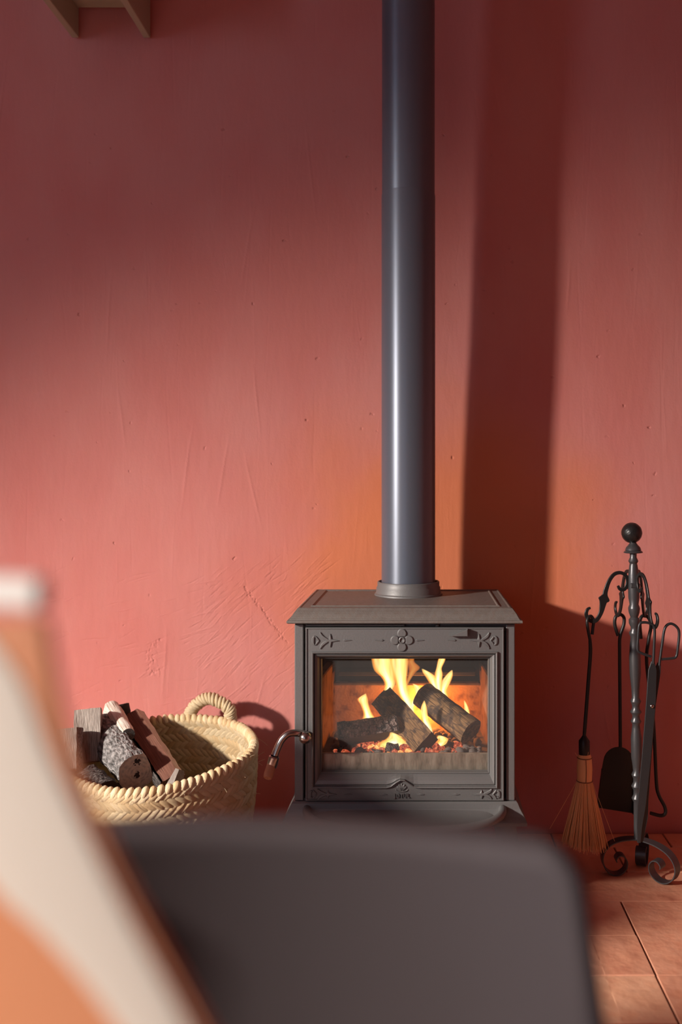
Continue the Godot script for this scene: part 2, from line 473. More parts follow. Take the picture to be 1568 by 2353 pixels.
func plaster() -> StandardMaterial3D:
	var w := 1440
	var h := 1560
	var a := PackedFloat32Array()
	a.resize(w * h)
	var n1 := noise(51, 0.02, 3)
	var n2 := noise(52, 0.35, 2)
	for y in h:
		for x in w:
			a[y * w + x] = 0.5 + 0.035 * n1.get_noise_2d(x * 2.4, y * 0.8) + 0.012 * n2.get_noise_2d(x * 1.6, y * 0.5)
	var s := w / WALL_W
	var px := func(x: float) -> float: return (x - WALL_X0) * s
	var py := func(y: float) -> float: return (WALL_H - y) * s
	var stroke := func(x0: float, y0: float, x1: float, y1: float, wide: float, amp: float) -> void:
		var d := Vector2(x1 - x0, y1 - y0)
		var len_ := d.length()
		var n := Vector2(-d.y, d.x) / maxf(len_, 0.001)
		var wob := rng.randf_range(-1.5, 1.5)
		for i in int(len_):
			var t := i / len_
			var c := Vector2(x0, y0) + d * t + n * wob * sin(t * 5.0)
			var k := amp * sin(PI * t)
			for q in range(-int(wide * 2), int(wide * 2) + 1):
				var p := c + n * q
				var ix := int(p.x)
				var iy := int(p.y)
				if ix >= 0 and iy >= 0 and ix < w and iy < h:
					a[iy * w + ix] += k * exp(-q * q / (wide * wide))
	# long soft upright brush marks
	for i in 420:
		var x: float = rng.randf_range(0, w)
		var y: float = rng.randf_range(0, h)
		var l := rng.randf_range(60, 260)
		stroke.call(x, y, x + rng.randf_range(-14, 14), y + l, rng.randf_range(0.8, 1.6), rng.randf_range(-0.035, 0.03))
	# trowel scratches beside the stove, rising to the right
	for i in 460:
		var x: float = px.call(rng.randf_range(-0.72, -0.31))
		var y: float = py.call(rng.randf_range(0.32, 0.78) )
		if rng.randf() < 0.25: x = px.call(rng.randf_range(-1.2, -0.6))
		var l := rng.randf_range(16, 70)
		var g := deg_to_rad(rng.randf_range(34, 50) if x > px.call(-0.68) else rng.randf_range(5, 30))
		stroke.call(x, y, x + l * cos(g), y - l * sin(g), rng.randf_range(0.6, 1.15), rng.randf_range(-0.09, 0.08))
	# rough patch and edge of an older coat
	for i in 150:
		var t := rng.randf()
		var x: float = px.call(lerpf(-0.37, -0.3, rng.randf()))
		var y: float = py.call(lerpf(0.62, 0.42, t))
		var g := deg_to_rad(rng.randf_range(40, 110))
		var l := rng.randf_range(4, 16)
		stroke.call(x, y, x + l * cos(g), y - l * sin(g), rng.randf_range(1.0, 2.0), rng.randf_range(-0.22, 0.14))
	for i in 40:
		var t := i / 40.0
		var x: float = px.call(lerpf(-0.53, -0.4, t) + rng.randf_range(-0.004, 0.004))
		var y: float = py.call(lerpf(0.73, 0.56, t) + rng.randf_range(-0.004, 0.004))
		stroke.call(x, y, x + rng.randf_range(2, 7), y + rng.randf_range(3, 9), 1.2, -0.16)
	for i in 60:
		var x: float = px.call(-0.795 + rng.randf_range(-0.02, 0.02))
		var y: float = py.call(0.52 + rng.randf_range(-0.05, 0.05))
		stroke.call(x, y, x + rng.randf_range(-6, 6), y + rng.randf_range(4, 12), 1.3, rng.randf_range(-0.16, 0.1))
	# pits and small nicks
	for i in 130:
		var x: float = rng.randf_range(0, w)
		var y: float = rng.randf_range(h * 0.15, h)
		var g := rng.randf_range(0.2, 1.3)
		var l := rng.randf_range(2, 9)
		stroke.call(x, y, x + l * cos(g), y - l * sin(g), rng.randf_range(0.9, 1.8), rng.randf_range(-0.35, -0.1))
	for i in 26:  # faint ridges left by the float
		var x: float = rng.randf_range(0, w)
		var y: float = rng.randf_range(0, h)
		stroke.call(x, y, x + rng.randf_range(-40, 40), y + rng.randf_range(90, 240), 2.2, 0.07)
	var im := Image.create_from_data(w, h, false, Image.FORMAT_RF, a.to_byte_array())
	# colour: limewash, pinker to the left, turning to orange round the stove pipe
	var cw := 256
	var ci := Image.create(cw, cw, false, Image.FORMAT_RGBA8)
	var n3 := noise(53, 0.02, 4)
	for y in cw:
		for x in cw:
			var wx := WALL_X0 + WALL_W * x / cw
			var wy := WALL_H * (1.0 - float(y) / cw)
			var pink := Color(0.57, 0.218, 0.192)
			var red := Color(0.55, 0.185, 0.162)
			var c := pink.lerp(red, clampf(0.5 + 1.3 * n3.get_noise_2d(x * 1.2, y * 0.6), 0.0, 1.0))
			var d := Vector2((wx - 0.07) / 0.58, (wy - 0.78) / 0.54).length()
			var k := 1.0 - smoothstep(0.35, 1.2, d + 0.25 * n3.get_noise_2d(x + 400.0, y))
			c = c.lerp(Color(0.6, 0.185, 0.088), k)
			ci.set_pixel(x, y, c.linear_to_srgb())
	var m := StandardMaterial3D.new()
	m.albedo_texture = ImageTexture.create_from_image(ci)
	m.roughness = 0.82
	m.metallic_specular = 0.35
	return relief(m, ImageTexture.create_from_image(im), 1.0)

func room() -> void:
	# back wall: a thick slab whose face undulates and leans
	var f := noise(50, 0.008, 3)
	var st := mb()
	var rows := []
	var uv_rows := []
	var nx := 90
	var ny := 75
	var x0 := -3.7
	var x1 := 2.4
	var y1 := 3.05
	for i in ny + 1:
		var row := []
		for j in nx + 1:
			var x := lerpf(x0, x1, float(j) / nx)
			var y := lerpf(-0.05, y1, float(i) / ny)
			row.append(Vector3(x, y, wall_z(x, y, f)))
		rows.append(row)
	smooth(st)
	var uv := func(p: Vector3) -> Vector2: return Vector2((p.x - WALL_X0) / WALL_W, (WALL_H - p.y) / WALL_H)
	for i in ny:
		for j in nx:
			var a: Vector3 = rows[i][j]
			var b: Vector3 = rows[i][j + 1]
			var c: Vector3 = rows[i + 1][j + 1]
			var d: Vector3 = rows[i + 1][j]
			quad(st, a, b, c, d, uv.call(a), uv.call(b), uv.call(c), uv.call(d))
	box(st, Vector3(x0, -0.05, -0.45), Vector3(x1, y1, -0.16), 0.0)
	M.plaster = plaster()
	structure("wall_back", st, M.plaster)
	var plain := mat(Color(0.54, 0.17, 0.14), 0.9)
	# left wall with the window's opening
	st = mb()
	box(st, Vector3(-4.0, -0.05, -0.4), Vector3(-3.7, 3.05, 2.5), 0.0)
	box(st, Vector3(-4.0, -0.05, 3.1), Vector3(-3.7, 3.05, 4.2), 0.0)
	box(st, Vector3(-4.0, -0.05, 2.5), Vector3(-3.7, 1.15, 3.1), 0.0)
	box(st, Vector3(-4.0, 2.85, 2.5), Vector3(-3.7, 3.05, 3.1), 0.0)
	structure("wall_left", st, plain)
	st = mb()
	box(st, Vector3(2.4, -0.05, -0.4), Vector3(2.65, 3.05, 4.2), 0.0)
	structure("wall_right", st, mat(Color(0.55, 0.18, 0.145), 0.9))
	st = mb()
	# the wall behind the viewer, with an added opening for the fill pane
	box(st, Vector3(-4.0, -0.05, 4.0), Vector3(-2.0, 3.05, 4.3), 0.0)
	box(st, Vector3(-0.6, -0.05, 4.0), Vector3(2.65, 3.05, 4.3), 0.0)
	box(st, Vector3(-2.0, -0.05, 4.0), Vector3(-0.6, 0.15, 4.3), 0.0)
	box(st, Vector3(-2.0, 1.75, 4.0), Vector3(-0.6, 3.05, 4.3), 0.0)
	structure("wall_front", st, mat(Color(0.36, 0.15, 0.13), 0.9))
	st = mb()
	box(st, Vector3(-4.0, 3.05, -0.45), Vector3(2.65, 3.25, 4.3), 0.0)
	structure("ceiling", st, mat(Color(0.68, 0.42, 0.36), 0.9))
	# glowing panes
	var sky := StandardMaterial3D.new()
	sky.albedo_color = Color(0.8, 0.85, 0.9)
	sky.emission_enabled = true
	sky.emission = Color(0.86, 0.92, 1.0)
	sky.emission_energy_multiplier = 1.0
	st = mb()
	box(st, Vector3(-3.8, 1.15, 2.5), Vector3(-3.79, 2.85, 3.1), 0.0)
	var bright := sky.duplicate()
	bright.emission = Color(0.76, 0.88, 1.0)
	bright.emission_energy_multiplier = 12.0
	structure("window_1", st, bright)
	var fr := mb()
	for z in [2.5, 3.06]: box(fr, Vector3(-3.81, 1.15, z), Vector3(-3.75, 2.85, z + 0.04), 0.004)
	for y in [1.15, 2.81]: box(fr, Vector3(-3.815, y, 2.5), Vector3(-3.755, y + 0.04, 3.1), 0.004)
	structure("trim_1", fr, M.white)
	st = mb()
	box(st, Vector3(-2.0, 0.15, 4.06), Vector3(-0.6, 1.75, 4.07), 0.0)
	structure("added_window_2", st, sky)  # made-up glowing pane, added to fill the shade
	fr = mb()
	for x in [-2.0, -1.325, -0.65]: box(fr, Vector3(x, 0.15, 4.02), Vector3(x + 0.05, 1.75, 4.08), 0.004)
	structure("added_trim_2", fr, M.white)  # frame of the added fill pane

func floor_tiles() -> void:
	var st := mb()
	box(st, Vector3(-4.0, -0.2, -0.45), Vector3(2.65, -0.007, 4.3), 0.0)
	var fl := structure("floor", st, M.grout)
	var zs := [0.012, 0.1076, 0.2726, 0.4376, 0.6059, 0.7704, 0.935, 1.1, 1.265, 1.43, 1.595, 1.76, 1.925, 2.09, 2.255]
	var put := func(xa: float, xb: float, za: float, zb: float) -> void:
		var g := 0.0024
		var gz := 0.0007
		var lo := Vector2(xa + g + rng.randf_range(-0.001, 0.001), za + gz + rng.randf_range(-0.0005, 0.0005))
		var hi := Vector2(xb - g + rng.randf_range(-0.001, 0.001), zb - gz + rng.randf_range(-0.0005, 0.0005))
		var q := mb()
		var b := 0.0013
		var top := []
		var mid := []
		var low := []
		for c in [Vector2(lo.x, hi.y), Vector2(hi.x, hi.y), Vector2(hi.x, lo.y), Vector2(lo.x, lo.y)]:
			var jx := rng.randf_range(-0.0012, 0.0012)
			var jz := rng.randf_range(-0.0012, 0.0012)
			var sx := 1.0 if c.x > lo.x + 0.01 else -1.0
			var sz := 1.0 if c.y > lo.y + 0.01 else -1.0
			low.append(Vector3(c.x + jx, -0.007, c.y + jz))
			mid.append(Vector3(c.x + jx, -0.0025, c.y + jz))
			top.append(Vector3(c.x + jx - sx * b, rng.randf_range(-0.0012, 0.0), c.y + jz - sz * b))
		grid(q, [low, mid, top], true, false, "flat")
		quad(q, top[0], top[1], top[2], top[3])
		obj("tile", q, M.tiles[rng.randi() % 5], fl)
	for i in zs.size() - 1:
		if i < 3:
			var x := -1.5 + (0.165 if i % 2 else 0.0) - 0.1
			while x < 1.3:
				put.call(x, x + 0.33, zs[i], zs[i + 1])
				x += 0.33
		else:
			var x := 0.4905
			while x > -1.6:
				put.call(x - 0.33, x, zs[i], zs[i + 1])
				x -= 0.33
			if i % 2 == 1 and i + 2 < zs.size():
				put.call(0.4905, 0.4905 + 0.36, zs[i], zs[i + 2])
				put.call(0.8505, 0.8505 + 0.36, zs[i], zs[i + 2])

# ---------------------------------------------------------------- the stove
const STOVE := Vector3(-0.0415, 0.0, 0.28)

# rectangle as a loop of points, counter-clockwise seen from the front; n points a side; lift(x) raises the bottom side
func loop(l: float, b: float, r: float, t: float, z: float, n := 1, lift := 0.0) -> Array:
	var out := []
	for i in n:
		var k := float(i) / n
		var x := lerpf(l, r, k)
		var d := absf(x + 0.007) / 0.036
		out.append(Vector3(x, b + lift * (0.5 + 0.5 * cos(PI * minf(d, 1.0))), z))
	for i in n: out.append(Vector3(r, lerpf(b, t, float(i) / n), z))
	for i in n: out.append(Vector3(lerpf(r, l, float(i) / n), t, z))
	for i in n: out.append(Vector3(l, lerpf(t, b, float(i) / n), z))
	return out

# rectangle lying flat: counter-clockwise seen from above
func flat_loop(hx: float, z0: float, z1: float, y: float) -> Array:
	return [Vector3(-hx, y, z1), Vector3(hx, y, z1), Vector3(hx, y, z0), Vector3(-hx, y, z0)]

func arc_poly(c: Vector2, r: float, a0: float, a1: float, n: int) -> Array:
	var out := []
	for i in n + 1:
		var a := deg_to_rad(lerpf(a0, a1, float(i) / n))
		out.append(c + r * Vector2(cos(a), sin(a)))
	return out

func taper_stroke(pts: Array, w: float) -> Array:
	var p := spline(pts, 5)
	var left := []
	var right := []
	for i in p.size():
		var t: Vector2 = (p[mini(i + 1, p.size() - 1)] - p[maxi(i - 1, 0)]).normalized()
		var n := Vector2(-t.y, t.x) * w * (0.15 + sin(PI * (0.12 + 0.8 * i / (p.size() - 1))))
		left.append(p[i] + n)
		right.append(p[i] - n)
	right.reverse()
	return left + right

func corner_ornament(parent: Node3D, at: Vector2, s: float, tall: float) -> void:
	# a four-pointed star, two curved leaves and a D-shaped eye; s = 1 points left, -1 right
	var st := mb()
	var z := 0.2058
	var star := []
	for k in 4:
		var a := k * PI / 2
		var tip: float = [0.022, 0.0165, 0.013, 0.0165][k] * (tall if k % 2 else 1.0)
		star.append(at + Vector2(-cos(a) * s, sin(a)) * tip)
		var b := a + PI / 4
		star.append(at + Vector2(-cos(b) * s, sin(b)) * 0.0052)
	prism(st, star, z - 0.002, z + 0.0032, 0.0016)
	for v in [-1.0, 1.0]:
		prism(st, taper_stroke([at + Vector2(0.004 * s, 0.001 * v), at + Vector2(0.013 * s, 0.005 * v * tall), at + Vector2(0.02 * s, 0.011 * v * tall), at + Vector2(0.025 * s, 0.02 * v * tall)], 0.003), z - 0.002, z + 0.003, 0.0012)
		prism(st, taper_stroke([at + Vector2(0.027 * s, 0.0), at + Vector2(0.032 * s, 0.005 * v), at + Vector2(0.036 * s, 0.011 * v)], 0.0018), z - 0.002, z + 0.0028, 0.001)
	prism(st, taper_stroke([at + Vector2(0.037 * s, 0.011 * tall), at + Vector2(0.0415 * s, 0.006), at + Vector2(0.0415 * s, -0.006), at + Vector2(0.037 * s, -0.011 * tall)], 0.0028), z - 0.002, z + 0.003, 0.0012)
	obj("corner_ornament", st, M.iron, parent)

func stove() -> void:
	var s := thing("wood_stove", "grey cast iron wood stove with a burning fire behind its glass door", "stove", STOVE)
	# shell
	var st := mb()
	box(st, Vector3(-0.267, 0.25, -0.185), Vector3(-0.252, 0.694, 0.19), 0.003)
	box(st, Vector3(0.252, 0.25, -0.185), Vector3(0.267, 0.694, 0.19), 0.003)
	box(st, Vector3(-0.267, 0.25, -0.195), Vector3(0.267, 0.694, -0.18), 0.003)
	box(st, Vector3(-0.267, 0.25, -0.19), Vector3(0.267, 0.266, 0.195), 0.003)
	box(st, Vector3(-0.267, 0.67, 0.165), Vector3(0.267, 0.697, 0.186), 0.002)
	box(st, Vector3(-0.262, 0.688, -0.185), Vector3(0.262, 0.697, 0.186), 0.002)
	for e in [-1, 1]: box(st, Vector3(-0.253 if e < 0 else 0.228, 0.262, 0.158), Vector3(-0.228 if e < 0 else 0.253, 0.692, 0.17), 0.0)
	obj("body", st, M.iron, s)
	for e in [-1, 1]:
		st = mb()
		box(st, Vector3(-0.267 if e < 0 else 0.2452, 0.262, 0.18), Vector3(-0.2452 if e < 0 else 0.267, 0.69, 0.2), 0.002)
		obj("front_stile", st, M.iron, s)
	# door: nested loops from the outer edge in to the glass
	st = mb()
	var n := 40
	var L := [
		loop(-0.2395, 0.2645, 0.2395, 0.6825, 0.175, n),
		loop(-0.2395, 0.2645, 0.2395, 0.6825, 0.207, n),
		loop(-0.2385, 0.2655, 0.2385, 0.6815, 0.2082, n),
		loop(-0.2365, 0.2675, 0.2365, 0.6795, 0.2082, n),
		loop(-0.2355, 0.2685, 0.2355, 0.6785, 0.2058, n),
		loop(-0.2245, 0.2945, 0.2245, 0.6245, 0.2058, n, 0.019),
		loop(-0.2238, 0.2952, 0.2238, 0.6238, 0.2105, n, 0.019),
		loop(-0.2225, 0.2965, 0.2225, 0.6225, 0.2118, n, 0.0188),
		loop(-0.2205, 0.2985, 0.2205, 0.6205, 0.2108, n, 0.018),
		loop(-0.2195, 0.2995, 0.2195, 0.6195, 0.206, n, 0.0175),
		loop(-0.2185, 0.301, 0.2185, 0.6185, 0.2035, n, 0.017),
		loop(-0.2165, 0.304, 0.2165, 0.6165, 0.2065, n, 0.014),
		loop(-0.2115, 0.312, 0.2115, 0.6125, 0.2035, n, 0.008),
		loop(-0.2085, 0.3185, 0.2085, 0.6095, 0.197, n, 0.004),
		loop(-0.2055, 0.324, 0.2055, 0.606, 0.19, n, 0.001),
		loop(-0.2045, 0.326, 0.2045, 0.605, 0.1915, n),
		loop(-0.2035, 0.3275, 0.2035, 0.604, 0.19, n),
		loop(-0.2025, 0.3285, 0.2025, 0.603, 0.18, n),
		loop(-0.2025, 0.3285, 0.2025, 0.603, 0.172, n),
		loop(-0.2395, 0.2645, 0.2395, 0.6825, 0.172, n),
		loop(-0.2395, 0.2645, 0.2395, 0.6825, 0.175, n),
	]
	grid(st, L, true, false, "flat")
	var door := obj("door", st, M.iron, s)
	st = mb()
	box(st, Vector3(-0.206, 0.324, 0.1755), Vector3(0.206, 0.607, 0.1795), 0.0)
	obj("glass_pane", st, M.glass, s)
	# slide above the door and its lever
	st = mb()
	box(st, Vector3(-0.2395, 0.684, 0.178), Vector3(0.0, 0.6895, 0.2), 0.0015)
	box(st, Vector3(-0.235, 0.6895, 0.178), Vector3(-0.02, 0.692, 0.194), 0.001)
	obj("air_slide", st, M.iron, s)
	st = mb()
	prism(st, [Vector2(0.108, 0.6635), Vector2(0.1515, 0.6635), Vector2(0.1515, 0.6805)], 0.205, 0.222, 0.001)
	obj("air_lever", st, M.iron, s)
	st = mb()
	ball(st, Vector3(0.0785, 0.6865, 0.194), Vector3(0.0055, 0.0045, 0.006), Basis(), 12, 8)
	obj("bolt", st, M.iron, s)
	# ornaments
	st = mb()
	var fc := Vector2(-0.0065, 0.652)
	for k in 4:
		var a := k * PI / 2
		var c := fc + Vector2(cos(a), sin(a)) * 0.0165
		prism(st, arc_poly(c, 0.0115, rad_to_deg(a) - 138, rad_to_deg(a) + 138, 16), 0.2035, 0.2092, 0.0022)
	lathe(st, [Vector2(0.008, 0), Vector2(0.008, 0.0042), Vector2(0.0062, 0.0054), Vector2(0.0045, 0.003), Vector2(0.0005, 0.002)], Vector3(fc.x, fc.y, 0.2045), 20, Basis(Vector3.RIGHT, PI / 2))
	obj("flower_ornament", st, M.iron, door)
	for e in [-1.0, 1.0]:
		corner_ornament(door, Vector2(0.1795 * e, 0.651), e, 1.0)
		corner_ornament(door, Vector2(0.1855 * e, 0.28), e, 0.66)
	for d in [-0.132, -0.055, 0.043, 0.12]:
		st = mb()
		var k := 1.0 if d > 0 else -1.0
		if absf(d) < 0.06: k = -k
		prism(st, [Vector2(fc.x + d - 0.011 * k, fc.y), Vector2(fc.x + d + 0.007 * k, fc.y + 0.0024), Vector2(fc.x + d + 0.0115 * k, fc.y), Vector2(fc.x + d + 0.007 * k, fc.y - 0.0024)], 0.203, 0.2082, 0.0011)
		obj("dash_ornament", st, M.iron, door)
	for d in [-0.13, -0.045, 0.045, 0.13]:
		st = mb()
		prism(st, [Vector2(fc.x + d - 0.01, 0.2795), Vector2(fc.x + d, 0.2818), Vector2(fc.x + d + 0.01, 0.2795), Vector2(fc.x + d, 0.2775)], 0.203, 0.2078, 0.001)
		obj("dash_ornament", st, M.iron, door)
	# the maker's mark: a fan of lobes over the name
	st = mb()
	var mc := Vector2(-0.007, 0.2925)
	for k in 5:
		var a := deg_to_rad(90 + (k - 2) * 34)
		var d := Vector2(cos(a), sin(a))
		prism(st, taper_stroke([mc + d * 0.001 + Vector2(0, -0.003), mc + d * 0.006, mc + d * 0.0125 + Vector2(0, 0.001)], 0.0026), 0.203, 0.2084, 0.0012)
	prism(st, taper_stroke([mc + Vector2(-0.015, -0.001), mc + Vector2(-0.008, -0.0055), mc + Vector2(0.008, -0.0055), mc + Vector2(0.015, -0.001)], 0.0016), 0.203, 0.208, 0.001)
	obj("emblem", st, M.iron, door)
	var tm := TextMesh.new()
	var font := SystemFont.new()
	font.font_names = PackedStringArray(["Droid Sans"])
	font.font_weight = 700
	tm.font = font
	tm.text = "JØTUL"
	tm.font_size = 32
	tm.pixel_size = 0.00042
	tm.depth = 0.004
	var lt := inst("lettering", tm, M.iron, door)
	lt.position = Vector3(-0.007, 0.2765, 0.2068)
	lt.set_meta("label", "raised letters JØTUL")
	# handle
	st = mb()
	tube(st, spline([Vector3(-0.2415, 0.428, 0.215), Vector3(-0.258, 0.4365, 0.238), Vector3(-0.275, 0.437, 0.245), Vector3(-0.29, 0.424, 0.248), Vector3(-0.3, 0.404, 0.25), Vector3(-0.306, 0.388, 0.252)], 6), 0.0085, 16)
	lathe(st, [Vector2(0.0115, 0), Vector2(0.0125, 0.006), Vector2(0.0125, 0.024), Vector2(0.0095, 0.027)], Vector3(-0.313, 0.362, 0.257), 20, Basis(Vector3.BACK, -0.26))
	var hd := obj("handle", st, M.steel, s)
	st = mb()
	ball(st, Vector3(-0.2365, 0.4245, 0.234), Vector3.ONE * 0.0148, Basis(), 28, 18)
	tube(st, [Vector3(-0.2365, 0.4245, 0.2), Vector3(-0.2365, 0.4245, 0.234)], 0.008, 14)
	obj("handle_knob", st, M.steel, hd)
	st = mb()
	var gb := Basis(Vector3.BACK, -0.2) * Basis(Vector3.RIGHT, -0.75)
	lathe(st, [Vector2(0.001, -0.0325), Vector2(0.0085, -0.032), Vector2(0.0108, -0.029), Vector2(0.0115, -0.02), Vector2(0.0105, 0.0)], Vector3(-0.3135, 0.366, 0.259), 20, gb)
	var gr := obj("wooden_grip", st, M.handle_wood, hd)
	gr.set_meta("label", "turned wooden grip")
	# top plate
	st = mb()
	var T := [
		flat_loop(0.262, -0.185, 0.19, 0.6935), flat_loop(0.28, -0.195, 0.219, 0.6935), flat_loop(0.2832, -0.197, 0.222, 0.6955), flat_loop(0.2832, -0.197, 0.222, 0.7),
		flat_loop(0.2822, -0.1965, 0.2212, 0.7012), flat_loop(0.2775, -0.194, 0.217, 0.702), flat_loop(0.2762, -0.1935, 0.216, 0.704), flat_loop(0.2745, -0.193, 0.2145, 0.7055),
		flat_loop(0.2725, -0.1925, 0.2115, 0.7095), flat_loop(0.2702, -0.192, 0.2075, 0.7145), flat_loop(0.2668, -0.1915, 0.2025, 0.7195), flat_loop(0.2628, -0.191, 0.1965, 0.7245), flat_loop(0.261, -0.1908, 0.194, 0.727), flat_loop(0.2585, -0.19, 0.19, 0.7282), flat_loop(0.2565, -0.189, 0.188, 0.7285), flat_loop(0.253, -0.187, 0.184, 0.7272),
		flat_loop(0.2335, -0.163, 0.1625, 0.7272), flat_loop(0.232, -0.162, 0.161, 0.7296), flat_loop(0.2295, -0.16, 0.159, 0.7296), flat_loop(0.227, -0.158, 0.157, 0.7274),
	]
	grid(st, T, true, false, "flat")
	cap(st, T[-1], false)
	cap(st, T[0], true)
	var top := obj("top_plate", st, M.iron_plate, s)
	st = mb()
	lathe(st, [Vector2(0.093, 0.727), Vector2(0.0925, 0.731), Vector2(0.0895, 0.7325), Vector2(0.0885, 0.7345), Vector2(0.087, 0.748), Vector2(0.0848, 0.751), Vector2(0.0848, 0.7625), Vector2(0.0835, 0.764), Vector2(0.081, 0.764), Vector2(0.0805, 0.762), Vector2(0.0805, 0.735)], Vector3(0.0046, 0, -0.08), 64)
	obj("flue_collar", st, M.iron, top)
	# base, ash lip and legs
	st = mb()
	var B := [flat_loop(0.26, -0.19, 0.19, 0.262), flat_loop(0.27, -0.192, 0.204, 0.262), flat_loop(0.273, -0.194, 0.208, 0.258), flat_loop(0.278, -0.195, 0.21, 0.246), flat_loop(0.288, -0.198, 0.216, 0.228), flat_loop(0.294, -0.2, 0.222, 0.216), flat_loop(0.294, -0.2, 0.222, 0.208), flat_loop(0.25, -0.18, 0.18, 0.204)]
	B.reverse()
	grid(st, B, true, false, "flat")
	cap(st, B[-1], false)
	cap(st, B[0], true)
	obj("base", st, M.iron, s)
	st = mb()
	var rows := []
	for i in 7:
		var k := i / 6.0
		var row := []
		for j in 41:
			var a := PI - PI * j / 40.0
			var cx := 0.235 * signf(cos(a)) * pow(absf(cos(a)), 0.8)
			row.append(Vector3(cx * lerpf(0.9, 1.0, k), 0.247 - 0.016 * sin(PI * minf(k * 1.15, 1.0)) - 0.008 * k, 0.205 + (0.115 * pow(sin(a), 0.75)) * k))
		rows.append(row)
	grid(st, rows, false, true)
	var edge := []
	for j in 41:
		var a := PI - PI * j / 40.0
		edge.append(Vector3(0.236 * signf(cos(a)) * pow(absf(cos(a)), 0.8), 0.238 + 0.008 * pow(absf(cos(a)), 4.0), 0.205 + 0.117 * pow(sin(a), 0.75)))
	tube(st, edge, 0.0095, 12)
	obj("ash_lip", st, M.iron, s)
	for e in [-1, 1]:
		for z in [-0.15, 0.17]:
			st = mb()
			var leg := []
			for p in [Vector3(0.028, 0.21, 0), Vector3(0.027, 0.16, 0.006), Vector3(0.019, 0.09, 0.012), Vector3(0.014, 0.04, 0.018), Vector3(0.018, 0.012, 0.022), Vector3(0.019, 0.0, 0.022)]:
				var row := []
				for q in 8:
					var a := TAU * q / 8 + PI / 8
					row.append(Vector3(e * (0.245 + p.z) + p.x * cos(a), p.y, z + p.x * sin(a)))
				leg.append(row)
			grid(st, leg, true)
			cap(st, leg[-1], true)
			obj("leg", st, M.iron, s)
	# inside
	st = mb()
	box(st, Vector3(-0.215, 0.27, -0.155), Vector3(0.215, 0.474, -0.12), 0.004)
	obj("back_liner", st, M.liner, s)
	st = mb()
	box(st, Vector3(-0.25, 0.27, -0.175), Vector3(0.25, 0.688, -0.16), 0.0)
	box(st, Vector3(-0.25, 0.64, -0.17), Vector3(0.25, 0.655, 0.14), 0.0)
	box(st, Vector3(-0.19, 0.5, -0.16), Vector3(0.19, 0.512, -0.1), 0.002)
	for k in 13: box(st, Vector3(0.1 + k * 0.0075, 0.53, -0.16), Vector3(0.1035 + k * 0.0075, 0.56, -0.153), 0.0)
	obj("baffle", st, M.soot, s)
	for e in [-1, 1]:
		st = mb()
		var xf := Transform3D(Basis(Vector3.UP, 0.06 * e), Vector3(e * 0.224, 0, 0))
		box(st, Vector3(-0.012, 0.27, -0.15), Vector3(0.012, 0.53, 0.155), 0.003, xf)
		obj("side_liner", st, M.side_liner, s)
	st = mb()
	box(st, Vector3(-0.235, 0.27, -0.17), Vector3(0.235, 0.342, 0.155), 0.0)
	obj("grate", st, M.ash, s)
	st = mb()
	box(st, Vector3(-0.213, 0.3, 0.156), Vector3(0.213, 0.3665, 0.164), 0.002)
	obj("log_guard", st, M.guard, s)

func stove_pipe() -> void:
	var p := thing("stove_pipe", "tall black metal stove pipe rising from the stove top", "pipe", Vector3(-0.0369, 0.7295, 0.2))
	var st := mb()
	lathe(st, [Vector2(0.0735, 0.0), Vector2(0.0735, 1.086), Vector2(0.073, 1.0885), Vector2(0.0715, 1.0885)], Vector3.ZERO, 96)
	obj("lower_section", st, M.pipe, p)
	st = mb()
	lathe(st, [Vector2(0.0722, 1.07), Vector2(0.0722, 2.33)], Vector3.ZERO, 96)
	obj("upper_section", st, M.pipe, p)

# ---------------------------------------------------------------- logs
# sides: [[points of the cross-section], material, name] in turn round the log, counter-clockwise seen from end b
func log_piece(root: Node3D, a: Vector3, b: Vector3, up: Vector3, sides: Array, end_mat: Material, rough: float, seed_: int, taper := 1.0) -> void:
	var o := root.position
	var ax := (b - a).normalized()
	var sx := up.cross(ax).normalized()
	var sy := ax.cross(sx).normalized()
	var f := noise(seed_, 0.5, 3)
	var ends := [[], []]
	var nl := 22
	for sd in sides:
		var st := mb()
		var rows := []
		for i in nl + 1:
			var t := float(i) / nl
			var c := a.lerp(b, t) - o
			var row := []
			for k in sd[0].size():
				var p: Vector2 = sd[0][k] * lerpf(1.0, taper, t)
				var q := c + sx * p.x + sy * p.y
				var g := f.get_noise_3d(q.x * 45.0 + o.x * 45.0, q.y * 45.0 + o.y * 45.0, q.z * 45.0)
				row.append(q + (sx * p.x + sy * p.y).normalized() * rough * g + ax * (rough * 0.3 * f.get_noise_2d(p.x * 90.0, p.y * 90.0) if i == 0 or i == nl else 0.0))
			rows.append(row)
		grid(st, rows, false, false, "smooth", Vector2(1, 1))
		obj(sd[2], st, sd[1], root)
		for k in sd[0].size() - 1:
			ends[0].append(rows[0][k])
			ends[1].append(rows[-1][k])
	for e in 2:
		var st := mb()
		smooth(st)
		var c := Vector3.ZERO
		var r := 0.0
		for p in ends[e]: c += p
		c /= ends[e].size()
		for p in ends[e]: r = maxf(r, (p - c).length())
		for j in ends[e].size():
			var p: Vector3 = ends[e][j]
			var q: Vector3 = ends[e][(j + 1) % ends[e].size()]
			var u0 := Vector2(0.5, 0.5)
			var u1 := u0 + Vector2((p - c).dot(sx), -(p - c).dot(sy)) / (2.1 * r)
			var u2 := u0 + Vector2((q - c).dot(sx), -(q - c).dot(sy)) / (2.1 * r)
			if e == 0: tri(st, c, q, p, u0, u2, u1)
			else: tri(st, c, p, q, u0, u1, u2)
		obj("end_face", st, end_mat, root)

